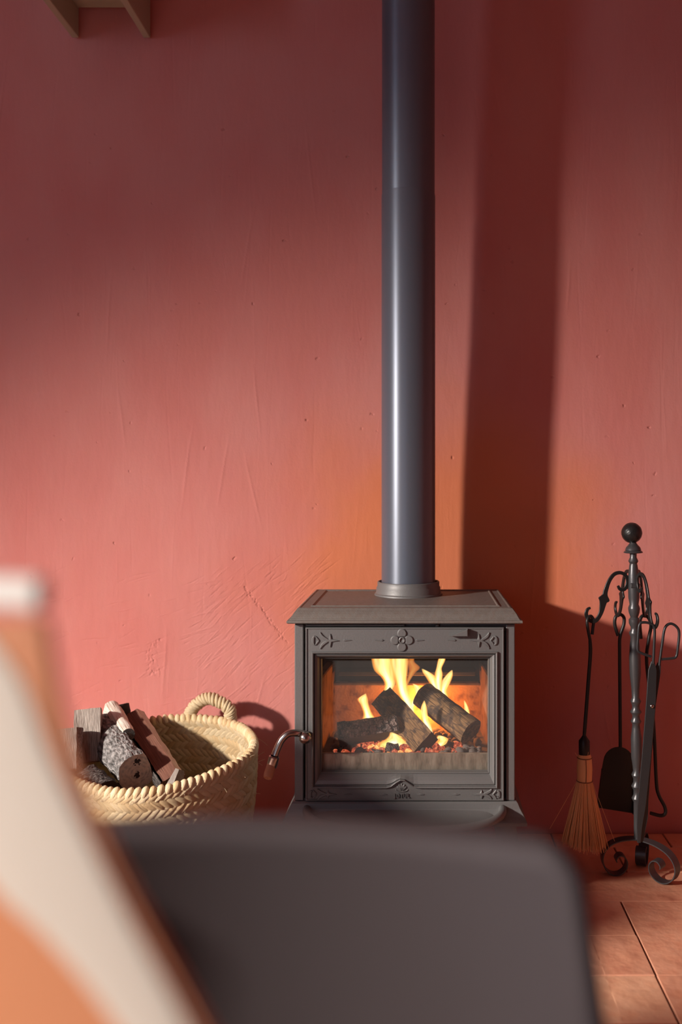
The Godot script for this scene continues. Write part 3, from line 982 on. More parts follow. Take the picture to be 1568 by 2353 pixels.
func arc_side(r: float, a0: float, a1: float, n := 14, sq := 1.0) -> Array:
	var out := []
	for i in n + 1:
		var a := deg_to_rad(lerpf(a0, a1, float(i) / n))
		out.append(Vector2(r * cos(a), r * sin(a) * sq))
	return out

func line_side(a: Vector2, b: Vector2, n := 6) -> Array:
	var out := []
	for i in n + 1: out.append(a.lerp(b, float(i) / n))
	return out

func fire() -> void:
	var at := func(a: Vector3, b: Vector3) -> Vector3: return Vector3((a.x + b.x) / 2, minf(a.y, b.y) - 0.02, (a.z + b.z) / 2)
	# left log, charred into blocks
	var a := Vector3(-0.212, 0.386, 0.37)
	var b := Vector3(-0.064, 0.402, 0.345)
	var r := thing("burning_log", "charred log lying nearly level at the left of the fire", "log", at.call(a, b), "logs burning in the stove")
	log_piece(r, a, b, Vector3.UP, [[arc_side(0.035, -60, 175), M.char, "charred_side"], [line_side(Vector2(-0.0349, 0.003), Vector2(0.0175, -0.0303)), M.soot, "split_face"]], M.soot, 0.004, 61)
	# middle log, leaning from top left to bottom right
	a = Vector3(-0.102, 0.461, 0.26)
	b = Vector3(0.012, 0.376, 0.4)
	r = thing("burning_log", "split log in the middle of the fire leaning down to the right", "log", at.call(a, b), "logs burning in the stove")
	log_piece(r, a, b, Vector3.UP, [[line_side(Vector2(0.036, 0.006), Vector2(0.003, 0.038)), M.brown_wood, "split_face"], [line_side(Vector2(0.003, 0.038), Vector2(-0.036, -0.016), 8), M.burnt_wood, "split_face"], [line_side(Vector2(-0.036, -0.016), Vector2(0.004, -0.034), 8), M.char, "charred_side"], [line_side(Vector2(0.004, -0.034), Vector2(0.036, 0.006)), M.soot, "split_face"]], M.end_dark, 0.003, 62)
	# right log behind it
	a = Vector3(0.003, 0.462, 0.25)
	b = Vector3(0.125, 0.39, 0.352)
	r = thing("burning_log", "dark log at the right of the fire with glowing cracked lower edge", "log", at.call(a, b), "logs burning in the stove")
	log_piece(r, a, b, Vector3.UP, [[arc_side(0.038, -10, 205), M.burnt_wood, "bark"], [line_side(Vector2(-0.0344, -0.016), Vector2(-0.004, -0.036), 8), M.char, "charred_side"], [line_side(Vector2(-0.004, -0.036), Vector2(0.0374, -0.0066)), M.soot, "split_face"]], M.burnt_wood, 0.003, 63)
	a = Vector3(-0.088, 0.362, 0.408)
	b = Vector3(-0.062, 0.358, 0.4)
	r = thing("charred_chunk", "small charred lump of wood in the embers before the middle log", "charcoal", at.call(a, b))
	log_piece(r, a, b, Vector3.UP, [[arc_side(0.02, 0, 360, 16), M.char, "charred_side"]], M.char, 0.006, 64)
	# embers: nobody could count them
	var root := thing("ember_bed", "bed of glowing red embers and ash under the burning logs", "embers", Vector3(-0.04, 0.342, 0.32))
	var lots := [mb(), mb(), mb()]
	for i in 330:
		var x := rng.randf_range(-0.19, 0.19)
		var z := rng.randf_range(-0.1, 0.11)
		var k := 2
		var d := absf(x + 0.03) + 0.4 * absf(z - 0.05)
		if rng.randf() > d * 5.2: k = 0
		if rng.randf() > d * 13.0 + 0.15: k = 1
		var rr := rng.randf_range(0.005, 0.011)
		ball(lots[k], Vector3(x, rr * 0.6 + rng.randf_range(0.0, 0.02) * (1.0 - absf(x) / 0.2), z), Vector3(rr * 1.4, rr, rr * 1.2), Basis(Vector3(rng.randf(), rng.randf(), rng.randf()).normalized(), rng.randf() * TAU), 6, 4, 0.2)
	var nm := ["glowing_embers", "hot_embers", "ash_lumps"]
	for k in 3:
		var o := obj(nm[k], lots[k], [M.ember, M.ember_hot, M.ash][k], root)
		o.set_meta("kind", "stuff")

# a flame: rows of (y, left, right), bottom to top, at depth z, as a closed lens-shaped body
func flame(label: String, z: float, rows: Array, orange := false, density := 1.0) -> void:
	var sc := []
	for q in rows: sc.append(Vector3(q[0], q[1], q[2]))
	sc = spline(sc, 7)
	var base := Vector3((sc[0].y + sc[0].z) / 2, sc[0].x, z)
	var st := mb()
	var n := 24
	var ring := []
	for i in sc.size():
		var v := float(i) / (sc.size() - 1)
		var row := []
		var hw := maxf((sc[i].z - sc[i].y) / 2, 0.0006)
		for j in n:
			var a := TAU * j / n
			var p := Vector3((sc[i].y + sc[i].z) / 2 + hw * cos(a), sc[i].x, z - minf(hw * 0.55, 0.011) * sin(a)) - base
			var al := density * lerpf(0.78, 0.06, pow(absf(cos(a)), 2.6)) * (1.0 - 0.75 * smoothstep(0.8, 1.0, v)) * smoothstep(-0.12, 0.16, v)
			row.append([p, al, Vector2(float(j) / n, v)])
		ring.append(row)
	smooth(st)
	var put := func(q: Array, u: float) -> void:
		st.set_color(Color(1, 1, 1, q[1]))
		st.set_uv(Vector2(u, 1.0 - q[2].y) if false else Vector2(u, q[2].y))
		st.add_vertex(q[0])
	for i in ring.size() - 1:
		for j in n:
			var j2 := (j + 1) % n
			var u0 := float(j) / n
			var u1 := float(j + 1) / n
			put.call(ring[i][j], u0)
			put.call(ring[i + 1][j2], u1)
			put.call(ring[i][j2], u1)
			put.call(ring[i][j], u0)
			put.call(ring[i + 1][j], u0)
			put.call(ring[i + 1][j2], u1)
	var o := obj("flame", st, M.flame_orange if orange else M.flame)
	o.position = base
	tag(o, label, "flame", "flames of the stove fire")

# the outline of a flame measured across the stove's door: (height, left, right) in metres from the door's lower left glass corner
func flames() -> void:
	var g := func(z: float, rows: Array) -> Array:
		var out := []
		for q in rows:
			var d := 2.64 - z
			out.append([1.026 - (q[0] - 1115.0) * d / 2050.0, (q[1] - 970.0) * d / 2050.0, (q[2] - 970.0) * d / 2050.0])
		out.reverse()
		return out
	flame("tall broad yellow flame at the left, above the middle log's upper end", 0.27, g.call(0.27, [[1478, 868, 884], [1495, 853, 900], [1516, 854, 906], [1540, 860, 908], [1556, 876, 908], [1572, 884, 908], [1588, 881, 900], [1604, 872, 892]]))
	flame("tall yellow flame in the centre, running down behind the middle log", 0.285, g.call(0.285, [[1470, 918, 926], [1490, 898, 938], [1516, 896, 939], [1540, 900, 938], [1565, 908, 936], [1590, 914, 940], [1610, 924, 947], [1630, 936, 952], [1648, 944, 953]]))
	flame("orange wisp curling right of the tall centre flame", 0.262, g.call(0.262, [[1506, 944, 956], [1520, 936, 953], [1534, 938, 966], [1546, 939, 955], [1562, 935, 944], [1578, 930, 936]]), true, 0.9)
	flame("faint orange flame filling the gap between the two tall flames", 0.255, g.call(0.255, [[1500, 892, 912], [1530, 888, 922], [1560, 884, 930], [1590, 880, 934], [1620, 878, 944], [1645, 884, 950]]), true, 0.55)
	flame("upright yellow tongue in the middle of the right flames", 0.235, g.call(0.235, [[1494, 1016, 1024], [1516, 1007, 1024], [1535, 1003, 1016], [1550, 999, 1018], [1575, 998, 1016], [1600, 1003, 1016], [1618, 1006, 1014]]))
	flame("yellow flame horn bending left above the right log", 0.237, g.call(0.237, [[1537, 969, 973], [1546, 972, 990], [1558, 980, 1004], [1578, 991, 1009], [1598, 997, 1009], [1612, 1000, 1008]]))
	flame("yellow flame horn bending right above the right log", 0.239, g.call(0.239, [[1540, 1037, 1041], [1553, 1024, 1041], [1568, 1014, 1036], [1588, 1012, 1027], [1608, 1017, 1033], [1630, 1028, 1036]]))
	flame("small forked flame between the middle and right logs", 0.26, g.call(0.26, [[1571, 948, 951], [1580, 951, 968], [1595, 954, 964], [1610, 947, 957], [1626, 942, 951]]))
	flame("short yellow flame rising behind the left log", 0.3, g.call(0.3, [[1594, 839, 842], [1606, 822, 846], [1620, 829, 848], [1640, 835, 856], [1658, 832, 868], [1672, 836, 868]]))
	flame("slim flame in front of the right log's upper end", 0.36, g.call(0.36, [[1610, 974, 977], [1628, 967, 982], [1650, 968, 985], [1666, 973, 991], [1684, 984, 996]]))
	flame("small bright flame on the far right side of the right log", 0.27, g.call(0.27, [[1610, 1066, 1069], [1626, 1067, 1077], [1643, 1067, 1081], [1656, 1059, 1079], [1668, 1060, 1076]]))
	flame("low glowing flame in the embers between the middle and right logs", 0.33, g.call(0.33, [[1690, 1006, 1014], [1697, 1002, 1030], [1706, 1000, 1030], [1716, 997, 1016], [1726, 996, 1010]]))
	flame("low yellow flame in the embers between the left and middle logs", 0.385, g.call(0.385, [[1683, 896, 904], [1692, 893, 922], [1700, 884, 934], [1708, 868, 940], [1716, 872, 930]]))

# ---------------------------------------------------------------- basket and firewood
const BASKET := Vector3(-0.68, 0.0, 0.325)

func basket_rim_y(a: float) -> float:  # a = 0 to the right, 90 degrees to the viewer
	return 0.338 + 0.012 * cos(a) - 0.022 * sin(a) + 0.004 * sin(3.0 * a + 0.6)

func basket_at(a: float, k: float, grow := 0.0) -> Vector3:  # k = 0 bottom, 1 rim
	var r := lerpf(0.195, 0.247, pow(k, 0.75)) + 0.012 * sin(PI * k) + grow
	r += 0.006 * sin(2.0 * a + 0.4) * k + 0.004 * sin(5.0 * a)
	return Vector3(r * cos(a), lerpf(0.006, basket_rim_y(a), k), r * sin(a))

func basket() -> void:
	var root := thing("woven_basket", "round straw basket of braided palm leaf with a looped handle, full of firewood", "basket", BASKET)
	var st := mb()
	for side in 2:
		var rows := []
		for i in 15:
			var row := []
			for j in 72: row.append(basket_at(-TAU * j / 72, i / 14.0, 0.0 if side == 0 else -0.012))
			rows.append(row)
		grid(st, rows, true, side == 1)
		cap(st, rows[0], side == 0)
	obj("body", st, M.straw_dark, root)
	# one braid strand: a pointed, bulging leaf strip
	var strands := []
	for v in 2:
		st = mb()
		var rows := []
		for i in 7:
			var t := i / 6.0 * 2.0 - 1.0
			var w := 0.0074 * pow(1.0 - pow(absf(t), 2.6) * 0.75, 0.7)
			var row := []
			for j in 5:
				var u := j / 4.0 * 2.0 - 1.0
				row.append(Vector3(t * 0.0212, u * w, 0.0046 * (1.0 - u * u * 0.8) * (1.0 - 0.8 * pow(absf(t), 2.0)) - 0.001 + (0.0012 if v == 1 and j == 2 else 0.0)))
			rows.append(row)
		grid(st, rows, false, true)
		st.generate_normals()
		strands.append(st.commit())
	var rest := [[], [], []]
	var made := 0
	for side in 2:
		var nrow := 15 if side == 0 else 17
		for i in nrow:
			var k := (i + 0.6) / (nrow + 0.3)
			var per := 84 if side == 0 else 78
			for j in per:
				var a := TAU * (j + (0.5 if i % 2 else 0.0)) / per
				if side == 1 and k < 0.35: continue
				var grow := 0.0022 if side == 0 else -0.0145
				var p := basket_at(a, k, grow)
				var du := (basket_at(a + 0.02, k, grow) - basket_at(a - 0.02, k, grow)).normalized()
				var dv := (basket_at(a, k + 0.02, grow) - basket_at(a, k - 0.02, grow)).normalized()
				var n := dv.cross(du).normalized()
				if n.dot(Vector3(cos(a), 0, sin(a))) < 0: n = -n
				if side == 1: n = -n
				var tilt := deg_to_rad(36.0 + rng.randf_range(-5, 5)) * (1.0 if i % 2 else -1.0)
				var ax := (du * cos(tilt) + dv * sin(tilt)).normalized()
				var bs := Basis(ax, n.cross(ax).normalized(), n)
				bs = bs * Basis.from_scale(Vector3(rng.randf_range(0.92, 1.06), rng.randf_range(0.9, 1.1), 1.0))
				var xf := Transform3D(bs, p)
				var tone := rng.randi() % 3
				if side == 0 and k > 0.42 and a > 0.35 and a < 2.75 and made < 290:
					made += 1
					var o := inst("strand", strands[rng.randi() % 2], M.straw[tone], root)
					o.transform = xf
				else: rest[tone].append(xf)
	for t in 3:
		var mm := MultiMesh.new()
		mm.transform_format = MultiMesh.TRANSFORM_3D
		mm.mesh = strands[0]
		mm.instance_count = rest[t].size()
		for i in rest[t].size(): mm.set_instance_transform(i, rest[t][i])
		var o := MultiMeshInstance3D.new()
		o.multimesh = mm
		o.material_override = M.straw[t]
		o.name = ["braid", "braid_001", "braid_002"][t]
		o.set_meta("kind", "stuff")
		root.add_child(o, true)
	# the lashing over the rim, wrap by wrap
	st = mb()
	ball(st, Vector3.ZERO, Vector3(0.0098, 0.0165, 0.0135), Basis(), 10, 8)
	st.generate_normals()
	var wrap := st.commit()
	var nw := 88
	for j in nw:
		var a := TAU * j / nw
		var p := basket_at(a, 0.985, -0.006)
		var du := Vector3(-sin(a), 0, cos(a))
		var bs := Basis(du, Vector3.UP, du.cross(Vector3.UP)) * Basis(Vector3(0, 0, 1), 0.35 + rng.randf_range(-0.1, 0.1))
		var o := inst("rim_wrap", wrap, M.straw[rng.randi() % 3], root)
		o.transform = Transform3D(bs * Basis.from_scale(Vector3(rng.randf_range(0.92, 1.08), rng.randf_range(0.92, 1.06), 1)), p)
	# handle: a wrapped loop on the far right of the rim
	var h0 := basket_at(deg_to_rad(-88), 0.94, 0.004)
	var h1 := basket_at(deg_to_rad(-58), 0.9, 0.006)
	var path := spline([h0 + Vector3(-0.004, -0.015, 0), h0 + Vector3(0.003, 0.022, -0.002), h0 + Vector3(0.022, 0.052, -0.004), h0.lerp(h1, 0.5) + Vector3(0.002, 0.083, -0.006), h1 + Vector3(-0.006, 0.072, -0.004), h1 + Vector3(0.004, 0.04, -0.002), h1 + Vector3(0.002, -0.015, 0)], 12)
	st = mb()
	tube(st, path, 0.0145, 14)
	var hd := obj("handle", st, M.straw_dark, root)
	for i in range(1, path.size() - 1, 2):
		st = mb()
		var t: Vector3 = (path[i + 1] - path[i - 1]).normalized()
		var s := t.cross(Vector3(0, 0, 1)).normalized()
		var u := s.cross(t)
		var ring := []
		for q in 17:
			var an := TAU * q / 16
			ring.append(path[i] + (s * cos(an) + u * sin(an)) * (0.0142 + 0.0006 * sin(i * 2.3)) + t * (0.007 + 0.002 * sin(i * 1.7)) * sin(an + 0.8))
		tube(st, ring, 0.004 + 0.0007 * sin(i * 3.1), 7, false)
		obj("handle_wrap", st, M.twine, hd)
	# loose straws
	st = mb()
	for i in 46:
		var a := rng.randf() * TAU
		var p := basket_at(a, rng.randf_range(0.55, 1.0), 0.004)
		var d := Vector3(cos(a) * rng.randf_range(0.2, 1.0), rng.randf_range(-0.6, 0.9), sin(a)).normalized()
		var l := rng.randf_range(0.012, 0.035)
		tube(st, spline([p, p + d * l * 0.5, p + d * l + Vector3(0, -0.004, rng.randf_range(-0.006, 0.006))], 3), 0.0005, 4)
	var ls := obj("loose_straw", st, M.straw[1], root)
	ls.set_meta("kind", "stuff")

func firewood() -> void:
	var g := "firewood in the straw basket"
	var mk := func(label: String, a: Vector3, b: Vector3) -> Node3D:
		return thing("firewood_log", label, "firewood", Vector3((a.x + b.x) / 2, minf(a.y, b.y) - 0.03, (a.z + b.z) / 2), g)
	# gnarled log with grey bark, its pale cut end towards the viewer
	var a := Vector3(-0.871, 0.352, 0.2)
	var b := Vector3(-0.709, 0.312, 0.415)
	var r: Node3D = mk.call("gnarled log with rough grey bark, its round cut end facing the viewer", a, b)
	log_piece(r, a, b, Vector3.UP, [[arc_side(0.05, 75, 335, 22), M.bark, "bark"], [line_side(Vector2(0.0453, -0.0211), Vector2(0.0129, 0.0483)), M.sapwood, "split_face"]], M.end_grain, 0.008, 71, 0.94)
	# white sapwood strip with brown split wood beside it
	a = Vector3(-0.862, 0.405, 0.17)
	b = Vector3(-0.772, 0.37, 0.3)
	r = mk.call("log split open to a smooth white face, on top of the grey barked log", a, b)
	log_piece(r, a, b, Vector3.UP, [[arc_side(0.026, -40, 130, 8), M.sapwood, "white_face"], [line_side(Vector2(-0.0167, 0.0199), Vector2(-0.023, -0.015)), M.sapwood, "split_face"], [line_side(Vector2(-0.023, -0.015), Vector2(0.0199, -0.0167)), M.brown_wood, "split_face"]], M.bark, 0.003, 72, 0.75)
	a = Vector3(-0.804, 0.37, 0.15)
	b = Vector3(-0.62, 0.276, 0.4)
	r = mk.call("long reddish brown split log sloping down right to the basket's middle", a, b)
	log_piece(r, a, b, Vector3.UP, [[line_side(Vector2(0.046, -0.034), Vector2(0.026, 0.022)), M.brown_wood, "split_face"], [line_side(Vector2(0.026, 0.022), Vector2(0.004, 0.036)), M.sapwood, "split_face"], [line_side(Vector2(0.004, 0.036), Vector2(-0.036, 0.014)), M.brown_wood, "split_face"], [arc_side(0.046, 160, 324), M.dark_bark, "bark"]], M.brown_wood, 0.004, 73, 0.9)
	# grey weathered block standing up
	a = Vector3(-0.868, 0.3, 0.3)
	b = Vector3(-0.882, 0.428, 0.26)
	r = mk.call("weathered grey flat sided block standing up at the basket's back", a, b)
	log_piece(r, a, b, Vector3(0, 0.6, 0.8), [[line_side(Vector2(0.033, -0.03), Vector2(0.036, 0.028)), M.dark_bark, "bark"], [line_side(Vector2(0.036, 0.028), Vector2(-0.032, 0.03)), M.grey_wood, "split_face"], [line_side(Vector2(-0.032, 0.03), Vector2(-0.02, -0.03)), M.grey_wood, "split_face"], [line_side(Vector2(-0.02, -0.03), Vector2(0.033, -0.03)), M.grey_wood, "split_face"]], M.grey_wood, 0.003, 74)
	a = Vector3(-0.895, 0.3, 0.385)
	b = Vector3(-0.908, 0.4, 0.35)
	r = mk.call("pale grey split piece leaning left of the weathered block", a, b)
	log_piece(r, a, b, Vector3(0, 0.6, 0.8), [[line_side(Vector2(0.025, -0.025), Vector2(0.028, 0.022)), M.grey_wood, "split_face"], [line_side(Vector2(0.028, 0.022), Vector2(-0.028, 0.022)), M.grey_wood, "split_face"], [arc_side(0.0356, 142, 315, 8), M.bark, "bark"]], M.grey_wood, 0.003, 75)
	a = Vector3(-0.825, 0.3, 0.17)
	b = Vector3(-0.85, 0.412, 0.15)
	r = mk.call("black charred log end behind the white faced log", a, b)
	log_piece(r, a, b, Vector3(0, 0, 1), [[arc_side(0.032, 0, 360, 18), M.soot, "charred_side"]], M.soot, 0.006, 76)
	a = Vector3(-0.84, 0.285, 0.4)
	b = Vector3(-0.765, 0.27, 0.475)
	r = mk.call("dark barked log lying low behind the basket's front rim", a, b)
	log_piece(r, a, b, Vector3.UP, [[arc_side(0.038, 0, 360, 20), M.dark_bark, "bark"]], M.end_dark, 0.008, 77)
	a = Vector3(-0.615, 0.27, 0.46)
	b = Vector3(-0.598, 0.325, 0.44)
	r = mk.call("small grey wedge of wood poking up behind the front rim", a, b)
	log_piece(r, a, b, Vector3(0, 0, 1), [[line_side(Vector2(0.024, -0.012), Vector2(0.0, 0.016)), M.grey_wood, "split_face"], [line_side(Vector2(0.0, 0.016), Vector2(-0.024, -0.01)), M.grey_wood, "split_face"], [line_side(Vector2(-0.024, -0.01), Vector2(0.024, -0.012)), M.grey_wood, "split_face"]], M.grey_wood, 0.002, 78, 0.5)
	a = Vector3(-0.82, 0.175, 0.28)
	b = Vector3(-0.54, 0.165, 0.36)
	r = mk.call("dark log at the bottom of the basket under the others", a, b)
	log_piece(r, a, b, Vector3.UP, [[arc_side(0.06, 0, 360, 20), M.dark_bark, "bark"]], M.end_dark, 0.008, 79)

# ---------------------------------------------------------------- fire tools
const STAND := Vector3(0.572, 0.0, 0.285)

func tool_stand() -> void:
	var root := thing("fire_tool_stand", "wrought iron fireside tool stand with a ball finial and scrolled feet", "tool stand", STAND)
	var st := mb()
	var lean := Basis(Vector3.BACK, 0.0165)
	var P := [[0.0, 0.09], [0.009, 0.09], [0.009, 0.13], [0.0085, 0.19], [0.013, 0.2], [0.0085, 0.21], [0.0085, 0.222], [0.0135, 0.232], [0.0085, 0.242], [0.0085, 0.252], [0.0125, 0.262], [0.0085, 0.272], [0.0095, 0.285], [0.0125, 0.31], [0.0125, 0.36], [0.0095, 0.385], [0.0085, 0.395], [0.0125, 0.403], [0.0085, 0.412], [0.0085, 0.42], [0.0135, 0.428], [0.0085, 0.437], [0.0085, 0.446], [0.0125, 0.456], [0.0085, 0.466],
		[0.0095, 0.49], [0.013, 0.53], [0.0135, 0.57], [0.0115, 0.605], [0.009, 0.625], [0.0125, 0.634], [0.0125, 0.638], [0.0088, 0.645], [0.0088, 0.652], [0.0128, 0.662], [0.0128, 0.672], [0.0088, 0.678], [0.0125, 0.69], [0.0135, 0.7], [0.0135, 0.703], [0.0105, 0.712], [0.013, 0.73], [0.0135, 0.765], [0.0125, 0.79], [0.0095, 0.815], [0.0085, 0.819], [0.0105, 0.8235], [0.0115, 0.826], [0.0105, 0.829], [0.0078, 0.836], [0.0082, 0.8465], [0.021, 0.8475], [0.0225, 0.849], [0.0195, 0.853], [0.0175, 0.854], [0.0185, 0.8555], [0.0165, 0.862], [0.0125, 0.867], [0.0115, 0.868], [0.0095, 0.871], [0.0085, 0.8725], [0.0075, 0.876], [0.0105, 0.878]]
	var prof := []
	for q in P: prof.append(Vector2(q[0] * 1.13, q[1]))
	lathe(st, prof, Vector3(0.0, 0, 0), 28, lean)
	obj("post", st, M.grey_iron, root)
	st = mb()
	ball(st, lean * Vector3(-0.003, 0.9005, 0), Vector3.ONE * 0.0272, Basis(), 36, 24, 0.012)
	obj("ball_finial", st, M.hammered, root)
	st = mb()
	box(st, Vector3(-0.0245, 0.756, -0.0165), Vector3(0.0005, 0.769, 0.0165), 0.002)
	obj("collar", st, M.grey_iron, root)
	# four hooked arms in one shape, turned round the post
	var S := [[0.043, 0.761], [0.037, 0.7515], [0.025, 0.752], [0.0175, 0.767], [0.0195, 0.784], [0.034, 0.795], [0.052, 0.792], [0.066, 0.775], [0.0755, 0.75], [0.078, 0.737], [0.0805, 0.726], [0.0825, 0.719], [0.0845, 0.708], [0.089, 0.69], [0.099, 0.673], [0.111, 0.668], [0.123, 0.675], [0.128, 0.688], [0.124, 0.7], [0.1165, 0.7035]]
	var W := [0.006, 0.0075, 0.008, 0.008, 0.008, 0.008, 0.0085, 0.009, 0.0105, 0.013, 0.027, 0.018, 0.014, 0.0105, 0.0095, 0.0095, 0.009, 0.0085, 0.007, 0.005]
	for q in [[184.0, 1.0], [-76.0, 0.98], [60.0, 0.96], [101.0, 0.96]]:
		var d := Vector3(cos(deg_to_rad(q[0])), 0, -sin(deg_to_rad(q[0])))
		var pts := []
		for p in S: pts.append(d * p[0] * q[1] + Vector3(-0.012, p[1], 0))
		var ws := []
		for w in W: ws.append(Vector2(w, 0))
		var wl := []
		for w in spline(ws, 5): wl.append(w.x * 1.12)
		st = mb()
		bar(st, spline(pts, 5), d.cross(Vector3.UP).normalized(), wl, 0.005)
		obj("hook_arm", st, M.black, root)
	# three feet of flat bar, rolled into scrolls
	var F := [[0.0, 0.094], [0.03, 0.094], [0.055, 0.09], [0.078, 0.08], [0.094, 0.062], [0.099, 0.04], [0.091, 0.017], [0.073, 0.003], [0.053, 0.003], [0.037, 0.016], [0.033, 0.035], [0.041, 0.05], [0.054, 0.052], [0.062, 0.043], [0.061, 0.036]]
	for q in [[181.0, 0.98], [-43.0, 1.12], [68.0, 1.0]]:
		var d := Vector3(cos(deg_to_rad(q[0])), 0, -sin(deg_to_rad(q[0])))
		var sd := d.cross(Vector3.UP).normalized()
		var pts := []
		for p in F: pts.append(d * p[0] * q[1] + Vector3(0, p[1], 0))
		st = mb()
		bar(st, spline(pts, 6), sd, 0.003, 0.028)
		obj("scroll_foot", st, M.grey_iron, root)

func tools() -> void:
	# broom on the left arm
	var o := Vector3(0.43, 0.066, 0.294)
	var root := thing("hearth_broom", "straw hearth broom hanging on a black rod from the stand's left hook", "broom", o)
	var z := 0.0
	var st := mb()
	var dx := 0.566 - 0.012 - 0.121 - 0.43  # the hook's lowest point
	tube(st, spline([Vector3(0.0185, 0.567, z - 0.003), Vector3(0.021, 0.585, z - 0.005), Vector3(0.0225, 0.604, z - 0.004), Vector3(0.014, 0.616, z), Vector3(0.004, 0.606, z + 0.006), Vector3(0.006, 0.582, z + 0.006), Vector3(0.0115, 0.555, z + 0.004)], 6), 0.0042, 10)
	tube(st, spline([Vector3(0.0115, 0.556, z + 0.004), Vector3(0.0135, 0.52, z), Vector3(0.0085, 0.45, z), Vector3(0.001, 0.35, z), Vector3(-0.003, 0.3, z)], 4), [0.0042, 0.0046, 0.0048, 0.005, 0.005, 0.005, 0.005, 0.005, 0.005, 0.005, 0.005, 0.005, 0.005, 0.005, 0.0048, 0.0046, 0.0044], 12)
	lathe(st, [Vector2(0.0046, 0.302), Vector2(0.0085, 0.296), Vector2(0.0145, 0.288), Vector2(0.0145, 0.252), Vector2(0.013, 0.25)].map(func(p): return p), Vector3(-0.003, 0, z), 20)
	obj("rod", st, M.black, root)
	st = mb()
	lathe(st, [Vector2(0.019, 0.18), Vector2(0.0195, 0.19), Vector2(0.0205, 0.215), Vector2(0.0185, 0.245), Vector2(0.015, 0.253), Vector2(0.004, 0.254)], Vector3(-0.002, 0, z), 28)
	obj("bundle", st, M.bristle, root)
	st = mb()
	for y in [0.183, 0.244]:
		var ring := []
		for q in 33:
			var a := TAU * q / 32
			ring.append(Vector3(-0.002 + 0.0202 * cos(a) * (1.0 if y < 0.2 else 0.93), y, z + 0.0202 * sin(a) * (1.0 if y < 0.2 else 0.93)))
		tube(st, ring, 0.0014, 6, false)
	tube(st, [Vector3(-0.002, 0.183, z + 0.0206), Vector3(-0.001, 0.215, z + 0.0214), Vector3(-0.002, 0.244, z + 0.0196)], 0.0011, 6)
	obj("binding", st, M.bristle_bind, root)
	st = mb()
	for i in 420:
		var a := rng.randf() * TAU
		var k := sqrt(rng.randf())
		var p0 := Vector3(-0.002 + 0.018 * k * cos(a), 0.19, z + 0.018 * k * sin(a))
		var e := Vector3(-0.0015 + 0.062 * k * cos(a) + rng.randf_range(-0.003, 0.003), rng.randf_range(0.0, 0.014) + 0.018 * clampf(-cos(a) * k, 0.0, 1.0), z + 0.036 * k * sin(a))
		tube(st, [p0, p0.lerp(e, 0.45) + Vector3(0, 0, 0.002), e], [0.0011, 0.0012, 0.0008], 4)
	for q in [[-0.095, 0.06, 0.01], [0.075, 0.028, 0.01], [0.068, 0.05, -0.01]]:
		tube(st, [Vector3(-0.002 + signf(q[0]) * 0.018, 0.185, z), Vector3(q[0], q[1], z + q[2])], 0.0006, 4)
	tube(st, [Vector3(-0.02, 0.246, z), Vector3(-0.028, 0.258, z + 0.004)], 0.0007, 4)
	tube(st, [Vector3(0.004, 0.248, z + 0.012), Vector3(0.005, 0.262, z + 0.014)], 0.0008, 4)
	var br := obj("bristles", st, M.bristle, root)
	br.set_meta("kind", "stuff")
	# shovel on the back arm
	o = Vector3(0.54, 0.12, 0.165)
	root = thing("ash_shovel", "black ash shovel with a rounded blade hanging behind the stand", "shovel", o)
	st = mb()
	tube(st, spline([Vector3(0.004, 0.489, 0.002), Vector3(-0.005, 0.52, 0.002), Vector3(-0.003, 0.54, 0.002), Vector3(0.008, 0.548, 0.0), Vector3(0.0205, 0.54, -0.002), Vector3(0.021, 0.52, -0.002), Vector3(0.01, 0.485, 0.0), Vector3(0.009, 0.44, 0.0), Vector3(0.01, 0.3, 0.0), Vector3(0.011, 0.18, 0.0)], 6), 0.0048, 12)
	obj("rod", st, M.black, root)
	st = mb()
	var outline := [Vector2(-0.054, 0.012), Vector2(0.045, -0.004), Vector2(0.052, 0.06), Vector2(0.048, 0.12)] + arc_poly(Vector2(0.006, 0.138), 0.042, 8, 172, 12) + [Vector2(-0.042, 0.11)]
	prism(st, outline, -0.002, 0.001, 0.0006)
	for e in [-1, 1]:
		bar(st, [Vector3(-0.054 if e < 0 else 0.045, 0.01 if e < 0 else -0.004, 0.004), Vector3(-0.04 if e < 0 else 0.05, 0.12, 0.005)], Vector3.BACK, 0.003, 0.012)
	obj("blade", st, M.black, root)
	# poker on the right arm
	o = Vector3(0.614, 0.115, 0.19)
	root = thing("poker", "thin black poker with a hooked tip hanging right of the tongs", "poker", o)
	st = mb()
	tube(st, spline([Vector3(-0.012, 0.49, 0.0), Vector3(-0.016, 0.535, 0.003), Vector3(-0.008, 0.552, 0.0), Vector3(0.008, 0.548, -0.002), Vector3(0.016, 0.525, -0.002), Vector3(0.009, 0.485, 0.0), Vector3(0.004, 0.42, 0.0), Vector3(0.022, 0.26, 0.0), Vector3(0.03, 0.1, 0.0), Vector3(0.037, 0.06, 0.0), Vector3(0.052, 0.03, 0.004), Vector3(0.053, 0.012, 0.006), Vector3(0.04, 0.006, 0.006), Vector3(0.012, 0.013, 0.006)], 6), 0.0048, 12)
	obj("rod", st, M.black, root)
	# tongs on the front arm
	o = Vector3(0.57, 0.105, 0.4)
	root = thing("fire_tongs", "scissor tongs with looped wire handles hanging in front of the stand", "tongs", o)
	var w := func(x: float, y: float, dz: float) -> Vector3:
		return Vector3((x - 970.0) * 2.24 / 2050.0, 1.026 - (y - 1115.0) * 2.24 / 2050.0, 0.4 + dz) - o
	st = mb()
